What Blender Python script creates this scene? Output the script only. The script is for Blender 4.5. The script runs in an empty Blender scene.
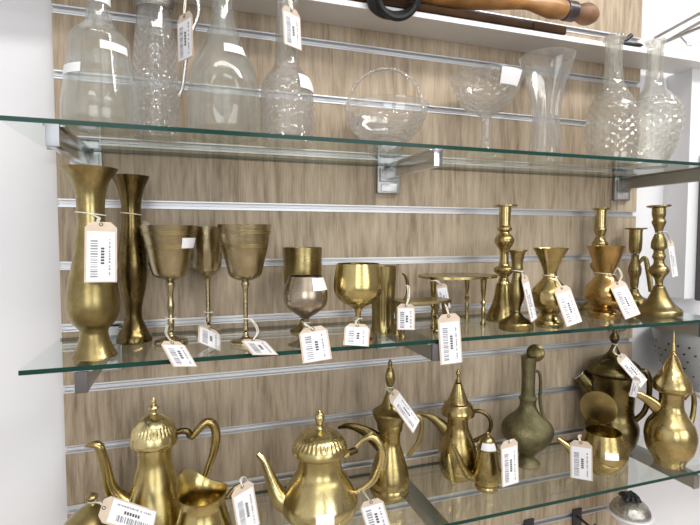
import bpy, bmesh, math, random
from mathutils import Vector, Matrix
R = random.Random(7)
PI = math.pi
SC = bpy.context.scene
COL = SC.collection

# All numbers are metres.  X runs along the display wall, -Y points into the shop, Z is up.
# D: turned / cast wares: place, yaw, turned profiles [height, radius, sharp], tube paths [x, y, z, radius]
# TAG: price tags: centre, width direction, length direction, size, string points, string loop
D = {
 'decanter_plain': {"loc":[0.0893,-0.157,-0.2118],"rot":0.151,"prof":{"body":[[0.0,0.0436,1],[0.0063,0.0466],[0.0278,0.0465],[0.0567,0.0428],[0.0854,0.0392],[0.1087,0.0365],[0.1175,0.0344],[0.1254,0.0274],[0.1353,0.0186],[0.1475,0.0151],[0.1627,0.0139],[0.187,0.0139],[0.1955,0.0174],[0.1996,0.0185,1]],"stopper":[[0.1862,0.0104,1],[0.1965,0.011],[0.2022,0.0081],[0.2128,0.015],[0.2318,0.0197],[0.248,0.0138],[0.2524,0.0023]]},"path":{},"stick":{"price_sticker":[-0.043,-0.021,0.0606,0.0724],"label":[0.0007,0.0314,0.0919,0.1024],"band":[-0.0035,0.0173,0.1582,0.1703]}},
 'claret_jug': {"loc":[0.1542,-0.107,-0.2118],"rot":0.0573,"prof":{"body":[[0.0,0.0299,1],[0.0223,0.0333],[0.0603,0.0332],[0.0965,0.0317],[0.1323,0.0296],[0.1631,0.0249],[0.1828,0.0228],[0.19,0.0235,1]],"collar":[[0.1829,0.0236,1],[0.189,0.0261],[0.1977,0.0268],[0.2114,0.0241],[0.2307,0.0214],[0.2452,0.0234],[0.251,0.024,1]],"lid":[[0.2513,0.0254,1],[0.2589,0.0213],[0.2679,0.0107],[0.272,0.004],[0.2806,0.0053],[0.2853,0.0013]]},"path":{"handle":[[0.0223,0.0,0.2308,0.0044],[0.0443,0.0,0.2293,0.0037],[0.0594,0.0,0.2091,0.0034],[0.0605,0.0,0.1861,0.0032],[0.0516,0.0,0.1615,0.0032],[0.0425,0.0,0.1195,0.0029],[0.0376,0.0,0.0826,0.0029],[0.0317,0.0,0.0645,0.0034]]},"stick":{}},
 'decanter_bell': {"loc":[0.2476,-0.147,-0.2118],"rot":-0.0681,"prof":{"body":[[0.0,0.0462,1],[0.0118,0.051],[0.0365,0.0523],[0.0624,0.0515],[0.0866,0.048],[0.1114,0.0382],[0.1331,0.0277],[0.1549,0.0198],[0.1754,0.0155],[0.1961,0.0135],[0.2308,0.0131],[0.2437,0.0165],[0.248,0.0179,1]],"stopper":[[0.2303,0.0096,1],[0.2485,0.011],[0.2536,0.0082],[0.2686,0.0165],[0.2857,0.0205],[0.3039,0.0137],[0.3101,0.0014]]},"path":{},"stick":{"price_sticker":[0.0009,0.0273,0.109,0.1221]}},
 'decanter_diamond': {"loc":[0.3452,-0.116,-0.2118],"rot":-0.192,"prof":{"body":[[0.0,0.0389,1],[0.0185,0.0427],[0.0496,0.0434],[0.0851,0.041],[0.1034,0.034],[0.1182,0.0216],[0.1303,0.0188],[0.1455,0.0177],[0.1714,0.0169],[0.2016,0.0161],[0.2243,0.0153],[0.2426,0.0191],[0.2471,0.0199,1]],"stopper":[[0.2331,0.0123,1],[0.2482,0.013],[0.2541,0.0107],[0.2666,0.0183],[0.2848,0.0214],[0.3021,0.0137],[0.3102,0.0015]]},"path":{},"stick":{"price_sticker":[0.0188,0.0437,0.0806,0.1027]}},
 'glass_basket': {"loc":[0.5251,-0.085,-0.2118],"rot":-0.3937,"prof":{"body":[[0.0,0.0279,1],[0.0211,0.0365],[0.0295,0.047],[0.0498,0.0643],[0.0736,0.0711],[0.0837,0.0737,1]]},"path":{"handle":[[-0.0664,0.0,0.0761,0.0045],[-0.0628,0.0,0.1036,0.0045],[-0.0489,0.0,0.1273,0.0045],[-0.0246,0.0,0.1438,0.0045],[0.0031,0.0,0.1482,0.0052],[0.0273,0.0,0.1408,0.0052],[0.0497,0.0,0.1216,0.0052],[0.0602,0.0,0.0976,0.0056],[0.0638,0.0,0.072,0.0056]]},"stick":{}},
 'compote': {"loc":[0.7238,-0.09,-0.2118],"rot":-0.5917,"prof":{"body":[[0.0,0.036,1],[0.0055,0.0342],[0.0154,0.0162],[0.0304,0.0099],[0.0598,0.009],[0.0763,0.0098],[0.085,0.0161],[0.0961,0.0394],[0.1149,0.0536],[0.1357,0.0625],[0.1531,0.0678,1]]},"path":{},"stick":{"price_sticker":[0.0237,0.0555,0.1236,0.1497]}},
 'flared_vase': {"loc":[0.8593,-0.09,-0.2118],"rot":-0.7017,"prof":{"body":[[0.0,0.0318,1],[0.0293,0.0308],[0.0638,0.028],[0.0963,0.0262],[0.1242,0.0306],[0.1609,0.0396],[0.188,0.0467],[0.2041,0.052,1]]},"path":{},"stick":{}},
 'decanter_slender': {"loc":[0.9944,-0.118,-0.2118],"rot":-0.8125,"prof":{"body":[[0.0,0.0421,1],[0.0113,0.0456],[0.0494,0.049],[0.0876,0.0488],[0.1108,0.0453],[0.1331,0.0348],[0.152,0.0226],[0.172,0.0174],[0.2124,0.0156],[0.2371,0.0164],[0.2439,0.0207],[0.2477,0.0207,1]],"stopper":[[0.2361,0.0112,1],[0.2499,0.0138],[0.2518,0.0138,1],[0.2554,0.0104],[0.259,0.0017]]},"path":{},"stick":{}},
 'decanter_globe': {"loc":[1.102,-0.118,-0.2118],"rot":-0.8754,"prof":{"body":[[0.0,0.028,1],[0.0136,0.0306],[0.0404,0.0437],[0.0712,0.0523],[0.1024,0.054],[0.1246,0.0496],[0.1447,0.033],[0.1625,0.0199],[0.1871,0.0156],[0.2189,0.0147],[0.2425,0.0155],[0.2516,0.019],[0.2555,0.019,1]]},"path":{},"stick":{}},
 'vase_tall': {"loc":[0.0722,-0.1468,-0.516],"rot":0.1718,"prof":{"body":[[0.0,0.0277,1],[0.0004,0.0282],[0.0066,0.0252],[0.0168,0.021],[0.0269,0.0182],[0.0339,0.0175],[0.0392,0.0198],[0.047,0.0269],[0.0591,0.0318],[0.0758,0.0329],[0.1024,0.0296],[0.1275,0.0244],[0.1577,0.0198],[0.1848,0.0171],[0.2119,0.0177],[0.2283,0.0204],[0.2407,0.0254],[0.2485,0.0312],[0.2535,0.0348,1]]},"path":{},"stick":{}},
 'vase_dark': {"loc":[0.1133,-0.0639,-0.516],"rot":0.1045,"prof":{"body":[[0.0,0.0255,1],[0.0029,0.0262],[0.0111,0.024],[0.021,0.0184],[0.0356,0.0127],[0.0482,0.012],[0.0638,0.0141],[0.0824,0.0183],[0.1105,0.0211],[0.1339,0.0203],[0.1603,0.0168],[0.1804,0.014],[0.1973,0.0134],[0.2142,0.0148],[0.2343,0.0188],[0.2468,0.0237],[0.2547,0.0271,1]]},"path":{},"stick":{}},
 'goblet_left': {"loc":[0.1686,-0.1009,-0.516],"rot":0.0383,"prof":{"body":[[0.0,0.0241,1],[0.0065,0.0227],[0.0115,0.0071],[0.0209,0.0043],[0.0331,0.0051],[0.0454,0.004],[0.0575,0.0054],[0.0697,0.004],[0.0818,0.0051],[0.0909,0.0068],[0.0955,0.0056],[0.099,0.0127],[0.1041,0.0233],[0.1177,0.0282],[0.142,0.033],[0.1603,0.0372],[0.1786,0.041,1]]},"path":{},"stick":{"price_sticker":[0.0164,0.0364,0.1451,0.1603]}},
 'goblet_rear': {"loc":[0.2249,-0.0317,-0.516],"rot":-0.0318,"prof":{"body":[[0.0,0.0211,1],[0.0048,0.0194],[0.0098,0.0065],[0.0185,0.0042],[0.0559,0.0039],[0.0829,0.0045],[0.0947,0.0064],[0.0996,0.0129],[0.1079,0.0209],[0.1265,0.0241],[0.1569,0.0269],[0.1788,0.0288,1]]},"path":{},"stick":{}},
 'goblet_right': {"loc":[0.2762,-0.1335,-0.516],"rot":-0.1053,"prof":{"body":[[0.0,0.0238,1],[0.0051,0.0223],[0.0096,0.0067],[0.0205,0.0036],[0.0573,0.0034],[0.0816,0.004],[0.0907,0.0062],[0.0953,0.0059],[0.0982,0.0148],[0.1041,0.0236],[0.1178,0.0273],[0.1421,0.0331],[0.1603,0.0365],[0.1801,0.0399,1]]},"path":{},"stick":{}},
 'chalice': {"loc":[0.3622,-0.1652,-0.516],"rot":-0.228,"prof":{"body":[[0.0,0.0272,1],[0.0004,0.0257],[0.0073,0.0121],[0.0211,0.006],[0.0334,0.0045],[0.0395,0.0057],[0.0439,0.012],[0.0499,0.0211],[0.0589,0.0301],[0.0696,0.033],[0.0817,0.0323],[0.0939,0.0285],[0.103,0.0255,1]]},"path":{},"stick":{"price_sticker":[0.0095,0.0305,0.0833,0.1016]}},
 'cup_behind': {"loc":[0.3795,-0.0686,-0.516],"rot":-0.222,"prof":{"body":[[0.0,0.0222,1],[0.0038,0.0205],[0.0109,0.0085],[0.0231,0.0051],[0.0456,0.0051],[0.0576,0.0102],[0.0678,0.0221],[0.0797,0.0298],[0.0952,0.0323],[0.1192,0.0326],[0.144,0.033,1]]},"path":{},"stick":{}},
 'brandy_goblet': {"loc":[0.4475,-0.1603,-0.516],"rot":-0.3369,"prof":{"body":[[0.0,0.0253,1],[0.0014,0.0243],[0.0056,0.0111],[0.0136,0.0054],[0.0343,0.0044],[0.047,0.0057],[0.0533,0.0126],[0.0597,0.0252],[0.0692,0.0346],[0.0803,0.0382],[0.0929,0.038],[0.1071,0.0361],[0.1204,0.0337,1]]},"path":{},"stick":{}},
 'fluted_beaker': {"loc":[0.509,-0.1142,-0.516],"rot":-0.3892,"prof":{"body":[[0.0,0.0196,1],[0.0015,0.0205],[0.029,0.0196],[0.0633,0.0204],[0.089,0.0214],[0.1128,0.0227,1]]},"path":{},"stick":{}},
 'candlestick_tall': {"loc":[0.7732,-0.0836,-0.516],"rot":-0.63,"prof":{"body":[[0.0,0.0333,1],[0.0065,0.0333],[0.0178,0.0278],[0.0331,0.0213],[0.0523,0.0166],[0.0696,0.0138],[0.0773,0.0101],[0.085,0.0092],[0.0929,0.0166],[0.0968,0.0193],[0.1026,0.0184],[0.1082,0.0101],[0.1255,0.0083],[0.1371,0.0096],[0.1448,0.0147],[0.1525,0.018],[0.1601,0.0173],[0.1678,0.011],[0.1716,0.0095],[0.1755,0.0138],[0.1812,0.0128],[0.185,0.0106],[0.2042,0.011],[0.2194,0.0117,1],[0.2201,0.0231,1],[0.223,0.0234,1]]},"path":{},"stick":{}},
 'candlestick_small': {"loc":[0.7366,-0.1709,-0.516],"rot":-0.6548,"prof":{"body":[[0.0,0.0289,1],[0.0118,0.0289],[0.0167,0.0231],[0.0231,0.0132],[0.0316,0.0069],[0.0404,0.0076],[0.0528,0.0115],[0.0633,0.0128],[0.0772,0.0112],[0.091,0.0082],[0.1014,0.0071],[0.1067,0.0098],[0.1118,0.0092],[0.1223,0.0102],[0.1344,0.0125,1],[0.1379,0.0161,1],[0.1396,0.0161,1]]},"path":{},"stick":{}},
 'vase_small': {"loc":[0.8127,-0.1644,-0.516],"rot":-0.715,"prof":{"body":[[0.0,0.0234,1],[0.0099,0.0239],[0.0168,0.0184],[0.0238,0.0154],[0.0314,0.0217],[0.0428,0.0317],[0.0536,0.0339],[0.066,0.0308],[0.0782,0.0216],[0.0869,0.0141],[0.0922,0.012],[0.0994,0.0116],[0.1138,0.0166],[0.1282,0.0232],[0.1425,0.0303,1]]},"path":{},"stick":{}},
 'vase_copper': {"loc":[0.9878,-0.1184,-0.516],"rot":-0.8086,"prof":{"body":[[0.0,0.0294,1],[0.0114,0.0303],[0.0169,0.0231],[0.0207,0.0205],[0.0295,0.032],[0.0398,0.0382],[0.0517,0.0391],[0.0653,0.0328],[0.0788,0.0222],[0.0866,0.0181],[0.0966,0.0186],[0.1126,0.0239],[0.1286,0.0301],[0.1444,0.035,1]]},"path":{},"stick":{}},
 'candlestick_rear': {"loc":[1.0496,-0.0427,-0.516],"rot":-0.7984,"prof":{"body":[[0.0,0.0333,1],[0.0103,0.0333],[0.0206,0.0235],[0.0465,0.0156],[0.0792,0.0098],[0.0947,0.0175],[0.1035,0.0175],[0.1164,0.0097],[0.1339,0.0117],[0.147,0.0165],[0.1557,0.0117],[0.1644,0.0093],[0.1731,0.0117],[0.1785,0.0132],[0.1839,0.0116],[0.2099,0.0116],[0.2207,0.012,1],[0.2221,0.018,1],[0.2249,0.0184,1]]},"path":{},"stick":{}},
 'candlestick_mid': {"loc":[1.1561,-0.0391,-0.516],"rot":-0.855,"prof":{"body":[[0.0,0.0275,1],[0.0206,0.0275],[0.0268,0.0177],[0.0355,0.0108],[0.0467,0.0082],[0.0581,0.009],[0.0695,0.0098],[0.0787,0.0129],[0.0901,0.0137],[0.1036,0.0102],[0.1148,0.0078],[0.1239,0.009],[0.133,0.0125],[0.151,0.0136],[0.169,0.0132,1],[0.178,0.0136,1],[0.1795,0.0222,1],[0.1824,0.0226,1]]},"path":{"handle":[[0.0079,0.0,0.1035,0.0034],[0.0191,0.0,0.1151,0.005],[0.0256,0.0,0.0882,0.0055],[0.0302,0.0,0.0614,0.0059],[0.0327,0.0,0.039,0.005]]},"stick":{}},
 'candlestick_right': {"loc":[1.1257,-0.1269,-0.516],"rot":-0.8939,"prof":{"body":[[0.0,0.0413,1],[0.0092,0.0421],[0.0187,0.0316],[0.0304,0.0228],[0.0425,0.0166],[0.0526,0.0123],[0.0577,0.011],[0.0627,0.0073],[0.0753,0.0087],[0.086,0.0166],[0.0923,0.0189],[0.0984,0.0166],[0.1064,0.0105],[0.1147,0.0098],[0.121,0.0126],[0.1271,0.0105],[0.1343,0.0098],[0.1395,0.0143],[0.1498,0.0143],[0.1601,0.0113],[0.1704,0.0073],[0.1766,0.0078],[0.1848,0.0104],[0.1929,0.0132],[0.1991,0.0108],[0.2093,0.0128],[0.2216,0.0125,1],[0.2243,0.0219,1],[0.2274,0.0222,1]]},"path":{},"stick":{}},
 'coffee_pot': {"loc":[0.1403,-0.086,-0.82],"rot":0.0734,"prof":{"body":[[0.0,0.0346,1],[0.0004,0.0353],[0.0061,0.0281],[0.0108,0.0288],[0.0184,0.0381],[0.0316,0.0446],[0.0483,0.0431],[0.074,0.0373],[0.0996,0.0305],[0.1231,0.0251],[0.1485,0.0262,1]],"lid":[[0.1458,0.0285,1],[0.1473,0.0335],[0.151,0.0354],[0.1566,0.0353],[0.1666,0.0332],[0.1786,0.0277],[0.1878,0.0192],[0.1939,0.0071],[0.1979,0.0043],[0.2008,0.0057],[0.2035,0.0088],[0.2079,0.0057],[0.2105,0.0034],[0.2135,0.0043],[0.2168,0.0031],[0.2203,0.0009]]},"path":{"spout":[[-0.0319,0.0,0.0551,0.0172],[-0.0495,0.0,0.0684,0.0134],[-0.0626,0.0,0.0897,0.0097],[-0.0673,0.0,0.1182,0.0078],[-0.0721,0.0,0.142,0.0072],[-0.0783,0.0,0.1582,0.0066],[-0.0939,0.0,0.1586,0.0017]],"handle":[[0.0482,0.0,0.1563,0.0034],[0.0556,0.0,0.1486,0.0047],[0.0649,0.0,0.1585,0.0059],[0.0773,0.0,0.1689,0.0069],[0.0882,0.0,0.1639,0.0073],[0.0926,0.0,0.1476,0.0073],[0.0899,0.0,0.1233,0.0066],[0.0809,0.0,0.0968,0.0058],[0.0681,0.0,0.0695,0.0047],[0.039,0.0,0.0543,0.0047]],"hinge":[[0.0289,0.0,0.1578,0.0039],[0.0393,0.0,0.1609,0.0047],[0.0497,0.0,0.1577,0.0053],[0.0526,0.0,0.1491,0.0047]]},"stick":{}},
 'sugar_bowl': {"loc":[0.064,-0.15,-0.82],"rot":0.1836,"prof":{"body":[[0.0,0.0291,1],[0.0004,0.0291],[0.0073,0.0242],[0.0133,0.0363],[0.0256,0.0436],[0.038,0.0459],[0.0487,0.0447,1]],"lid":[[0.0459,0.0489,1],[0.0522,0.0477],[0.064,0.0428],[0.0768,0.0343],[0.0879,0.0235],[0.0955,0.012],[0.0996,0.0048],[0.1042,0.0036],[0.1064,0.006],[0.1093,0.0082],[0.1129,0.0054],[0.1155,0.001]]},"path":{},"stick":{}},
 'cream_jug': {"loc":[0.2095,-0.152,-0.82],"rot":-0.0159,"prof":{"body":[[0.0,0.0296,1],[0.0004,0.031],[0.0008,0.0352],[0.0102,0.0422],[0.0269,0.0435],[0.0496,0.0379],[0.0674,0.0329],[0.0768,0.0315],[0.0856,0.0336],[0.0912,0.0363,1]]},"path":{"handle":[[0.0344,0.0,0.0794,0.0035],[0.0476,0.0,0.0926,0.0035],[0.0593,0.0,0.0923,0.0035],[0.0665,0.0,0.0757,0.0035],[0.0662,0.0,0.0462,0.0035],[0.0409,0.0,0.0183,0.0035]]},"stick":{}},
 'teapot': {"loc":[0.3946,-0.1216,-0.82],"rot":-0.256,"prof":{"body":[[0.0,0.0438,1],[0.0019,0.0446],[0.0043,0.0406],[0.0064,0.0429],[0.0111,0.0545],[0.0194,0.0611],[0.0348,0.0615],[0.052,0.0552],[0.0693,0.0461],[0.0849,0.0366],[0.112,0.0336,1]],"lid":[[0.1103,0.0345,1],[0.1118,0.041],[0.115,0.0451],[0.1209,0.0451],[0.1286,0.0426],[0.1388,0.0355],[0.147,0.0237],[0.1518,0.0082],[0.1547,0.0056],[0.1597,0.0052],[0.1647,0.0072],[0.1714,0.0082],[0.1781,0.0056],[0.1807,0.0029],[0.184,0.0016]]},"path":{"spout":[[-0.0393,0.0,0.0282,0.0232],[-0.0621,0.0,0.0358,0.0174],[-0.075,0.0,0.0565,0.0116],[-0.0845,0.0,0.0836,0.0083],[-0.0917,0.0,0.1023,0.0065],[-0.1013,0.0,0.1134,0.0048]],"handle":[[0.0681,0.0,0.1296,0.0036],[0.0846,0.0,0.1358,0.0053],[0.098,0.0,0.1254,0.006],[0.1039,0.0,0.1049,0.0061],[0.0981,0.0,0.0813,0.0058],[0.0848,0.0,0.0579,0.0053],[0.0532,0.0,0.0402,0.005]],"thumb_rest":[[0.0416,0.0,0.1033,0.004],[0.0565,0.0,0.1164,0.0036],[0.0714,0.0,0.1312,0.0033],[0.0871,0.0,0.1442,0.0025]],"hinge":[[0.0482,0.0,0.1099,0.0053],[0.0614,0.0,0.1162,0.006]]},"stick":{"price_sticker":[-0.0064,0.0216,0.0226,0.0423]}},
 'dallah_slim': {"loc":[0.5344,-0.0861,-0.82],"rot":-0.4043,"prof":{"body":[[0.0,0.0272,1],[0.0011,0.0326],[0.0125,0.0369],[0.0198,0.0353,1],[0.031,0.0361],[0.0548,0.0307],[0.0786,0.0234],[0.0968,0.0185],[0.1097,0.0189],[0.1226,0.0207,1]],"lid":[[0.119,0.0223,1],[0.1319,0.0237,1],[0.1356,0.026],[0.1431,0.0296,1],[0.1523,0.0314],[0.1575,0.0233],[0.1664,0.0152],[0.1808,0.009],[0.1917,0.0057],[0.1971,0.0036],[0.2017,0.0064],[0.2136,0.0089],[0.2263,0.0068],[0.2334,0.0036],[0.2407,0.0039],[0.247,0.0011]]},"path":{"spout":[[-0.0122,0.0,0.0883,0.0154],[-0.0321,0.0,0.1061,0.0127],[-0.0539,0.0,0.1182,0.0082],[-0.0758,0.0,0.123,0.0055],[-0.094,0.0,0.1187,0.0025]],"handle":[[0.0164,0.0,0.1353,0.0036],[0.0395,0.0,0.1452,0.004],[0.0538,0.0,0.142,0.004],[0.0575,0.0,0.1239,0.0038],[0.0506,0.0,0.098,0.0038],[0.0329,0.0,0.0697,0.0044]]},"stick":{}},
 'dallah_leaf': {"loc":[0.6837,-0.0699,-0.82],"rot":-0.5442,"prof":{"body":[[0.0,0.0237,1],[0.0048,0.0285],[0.0213,0.0351],[0.0412,0.0365],[0.0607,0.0346],[0.0797,0.0283],[0.0948,0.0217],[0.1065,0.0198],[0.1241,0.0198,1]],"lid":[[0.1214,0.0226,1],[0.1241,0.0313,1],[0.1309,0.0317],[0.1404,0.0279],[0.146,0.0248],[0.1486,0.0207],[0.1571,0.0169],[0.1723,0.0113],[0.1876,0.0064],[0.1952,0.003],[0.1991,0.003],[0.2031,0.0049],[0.2079,0.0038],[0.2116,0.0011]]},"path":{"spout":[[-0.0105,0.0,0.0761,0.0136],[-0.0317,0.0,0.1,0.0107],[-0.0531,0.0,0.114,0.0062],[-0.0764,0.0,0.1191,0.0025]],"handle":[[0.0154,0.0,0.1237,0.0035],[0.0376,0.0,0.1334,0.0039],[0.0561,0.0,0.1252,0.0039],[0.0619,0.0,0.1082,0.0039],[0.0548,0.0,0.0901,0.0039],[0.0309,0.0,0.0741,0.0039]],"leaf":[[-0.016,0.0,0.0597,0.0019],[-0.0139,0.0,0.042,0.0062],[-0.0118,0.0,0.0202,0.007],[-0.0058,0.0,-0.0011,0.0023]]},"stick":{}},
 'creamer_tiny': {"loc":[0.7129,-0.1253,-0.82],"rot":-0.6034,"prof":{"body":[[0.0,0.0196,1],[0.0059,0.0219],[0.0094,0.0203],[0.0156,0.0235],[0.027,0.0246],[0.0456,0.0226],[0.064,0.0195],[0.0769,0.0177,1]],"lid":[[0.0751,0.0183,1],[0.0789,0.0188],[0.0862,0.0165],[0.095,0.0115],[0.0999,0.0053],[0.1024,0.0028],[0.1053,0.0035],[0.1078,0.0011]]},"path":{"spout":[[-0.0174,-0.002,0.0183,0.0093],[-0.0325,-0.012,0.0267,0.0074],[-0.043,-0.022,0.047,0.0056],[-0.0517,-0.03,0.07,0.0041],[-0.0605,-0.034,0.0892,0.0028]],"handle":[[0.0156,0.0,0.071,0.003],[0.0314,0.0,0.0712,0.0033],[0.0352,0.0,0.0529,0.0033],[0.0198,0.0,0.0283,0.003]]},"stick":{"price_sticker":[-0.0095,0.0138,0.0783,0.0906]}},
 'ewer': {"loc":[0.8475,-0.068,-0.82],"rot":-0.6792,"prof":{"body":[[0.0,0.026,1],[0.0042,0.026],[0.0112,0.0183],[0.0191,0.0154],[0.0284,0.0212],[0.0432,0.0365],[0.0594,0.048],[0.0742,0.0509],[0.0878,0.0451],[0.1022,0.0297],[0.1133,0.0201],[0.1232,0.0161],[0.1325,0.0164],[0.1378,0.018],[0.1426,0.0145],[0.1559,0.0134],[0.1867,0.0133],[0.2176,0.0149],[0.2239,0.0156,1]]},"path":{"handle":[[0.0124,0.0,0.1949,0.0029],[0.021,0.0,0.1916,0.0033],[0.0233,0.0,0.1673,0.0035],[0.0229,0.0,0.1405,0.0035],[0.0252,0.0,0.1202,0.0035],[0.0312,0.0,0.1004,0.0035]]},"stick":{},"pt":{"lid":[0.0127,0.2308]}},
 'scuttle': {"loc":[0.9726,-0.1387,-0.82],"rot":-0.8125,"prof":{"body":[[0.0,0.0264,1],[0.0086,0.0335],[0.0226,0.0423],[0.0373,0.0458],[0.0509,0.044],[0.0658,0.0387],[0.08,0.0342,1]]},"path":{"spout":[[-0.0312,0.0,0.0144,0.013],[-0.0498,0.0,0.0228,0.01],[-0.0651,0.0,0.0363,0.007],[-0.0834,0.0,0.0484,0.0046]]},"stick":{"price_sticker":[0.0036,0.0266,0.0414,0.0547]},"pt":{"lid":[-0.0102,0.1171]}},
 'dallah_dark': {"loc":[1.0732,-0.0658,-0.82],"rot":-0.8262,"prof":{"body":[[0.0,0.0348,1],[0.0073,0.0406],[0.0245,0.0492],[0.0429,0.0531],[0.058,0.0521],[0.0722,0.0453,1],[0.0892,0.0423],[0.1157,0.0432],[0.1377,0.0442],[0.1707,0.047,1]],"lid":[[0.1691,0.0508,1],[0.1741,0.0556,1],[0.1804,0.0546],[0.1885,0.0498],[0.1961,0.0412],[0.2039,0.0249],[0.2135,0.0134],[0.2228,0.008],[0.2334,0.0046],[0.2381,0.0076],[0.246,0.0099],[0.2535,0.0076],[0.2576,0.0046],[0.2631,0.0046],[0.266,0.0011]]},"path":{"spout":[[-0.0246,0.0,0.1091,0.0221],[-0.041,0.0,0.1291,0.021],[-0.0554,0.0,0.1451,0.019],[-0.0669,0.0,0.1561,0.0163]],"handle":[[0.0355,0.0,0.1562,0.0053],[0.0552,0.0,0.1807,0.0057],[0.0664,0.0,0.1672,0.0057],[0.0674,0.0,0.1306,0.0057],[0.0594,0.0,0.0924,0.0057],[0.0398,0.0,0.0669,0.0057]]},"stick":{}},
 'dallah_hammered': {"loc":[1.1272,-0.1593,-0.82],"rot":-0.9162,"prof":{"body":[[0.0,0.0273,1],[0.0117,0.0315],[0.0287,0.0417],[0.0483,0.0463],[0.0648,0.0471],[0.0842,0.0425],[0.0986,0.0331],[0.1132,0.0246],[0.1271,0.022],[0.1539,0.0227,1]],"lid":[[0.1509,0.0288,1],[0.156,0.0347,1],[0.1643,0.0352],[0.1758,0.0314],[0.1871,0.0253],[0.1981,0.0177],[0.2114,0.0105],[0.223,0.0057],[0.2289,0.0037],[0.2343,0.0057],[0.2413,0.0047],[0.2513,0.003],[0.2656,0.0022],[0.2757,0.0008]]},"path":{"spout":[[-0.0172,-0.004,0.108,0.0154],[-0.0366,-0.014,0.128,0.0113],[-0.0559,-0.024,0.1398,0.0074],[-0.0759,-0.034,0.143,0.0037]],"handle":[[0.021,0.02,0.1352,0.0049],[0.0339,0.05,0.1438,0.0049],[0.0397,0.065,0.1164,0.0049],[0.0359,0.05,0.0788,0.0049],[0.0267,0.02,0.0561,0.0049]]},"stick":{}},
}
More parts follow.
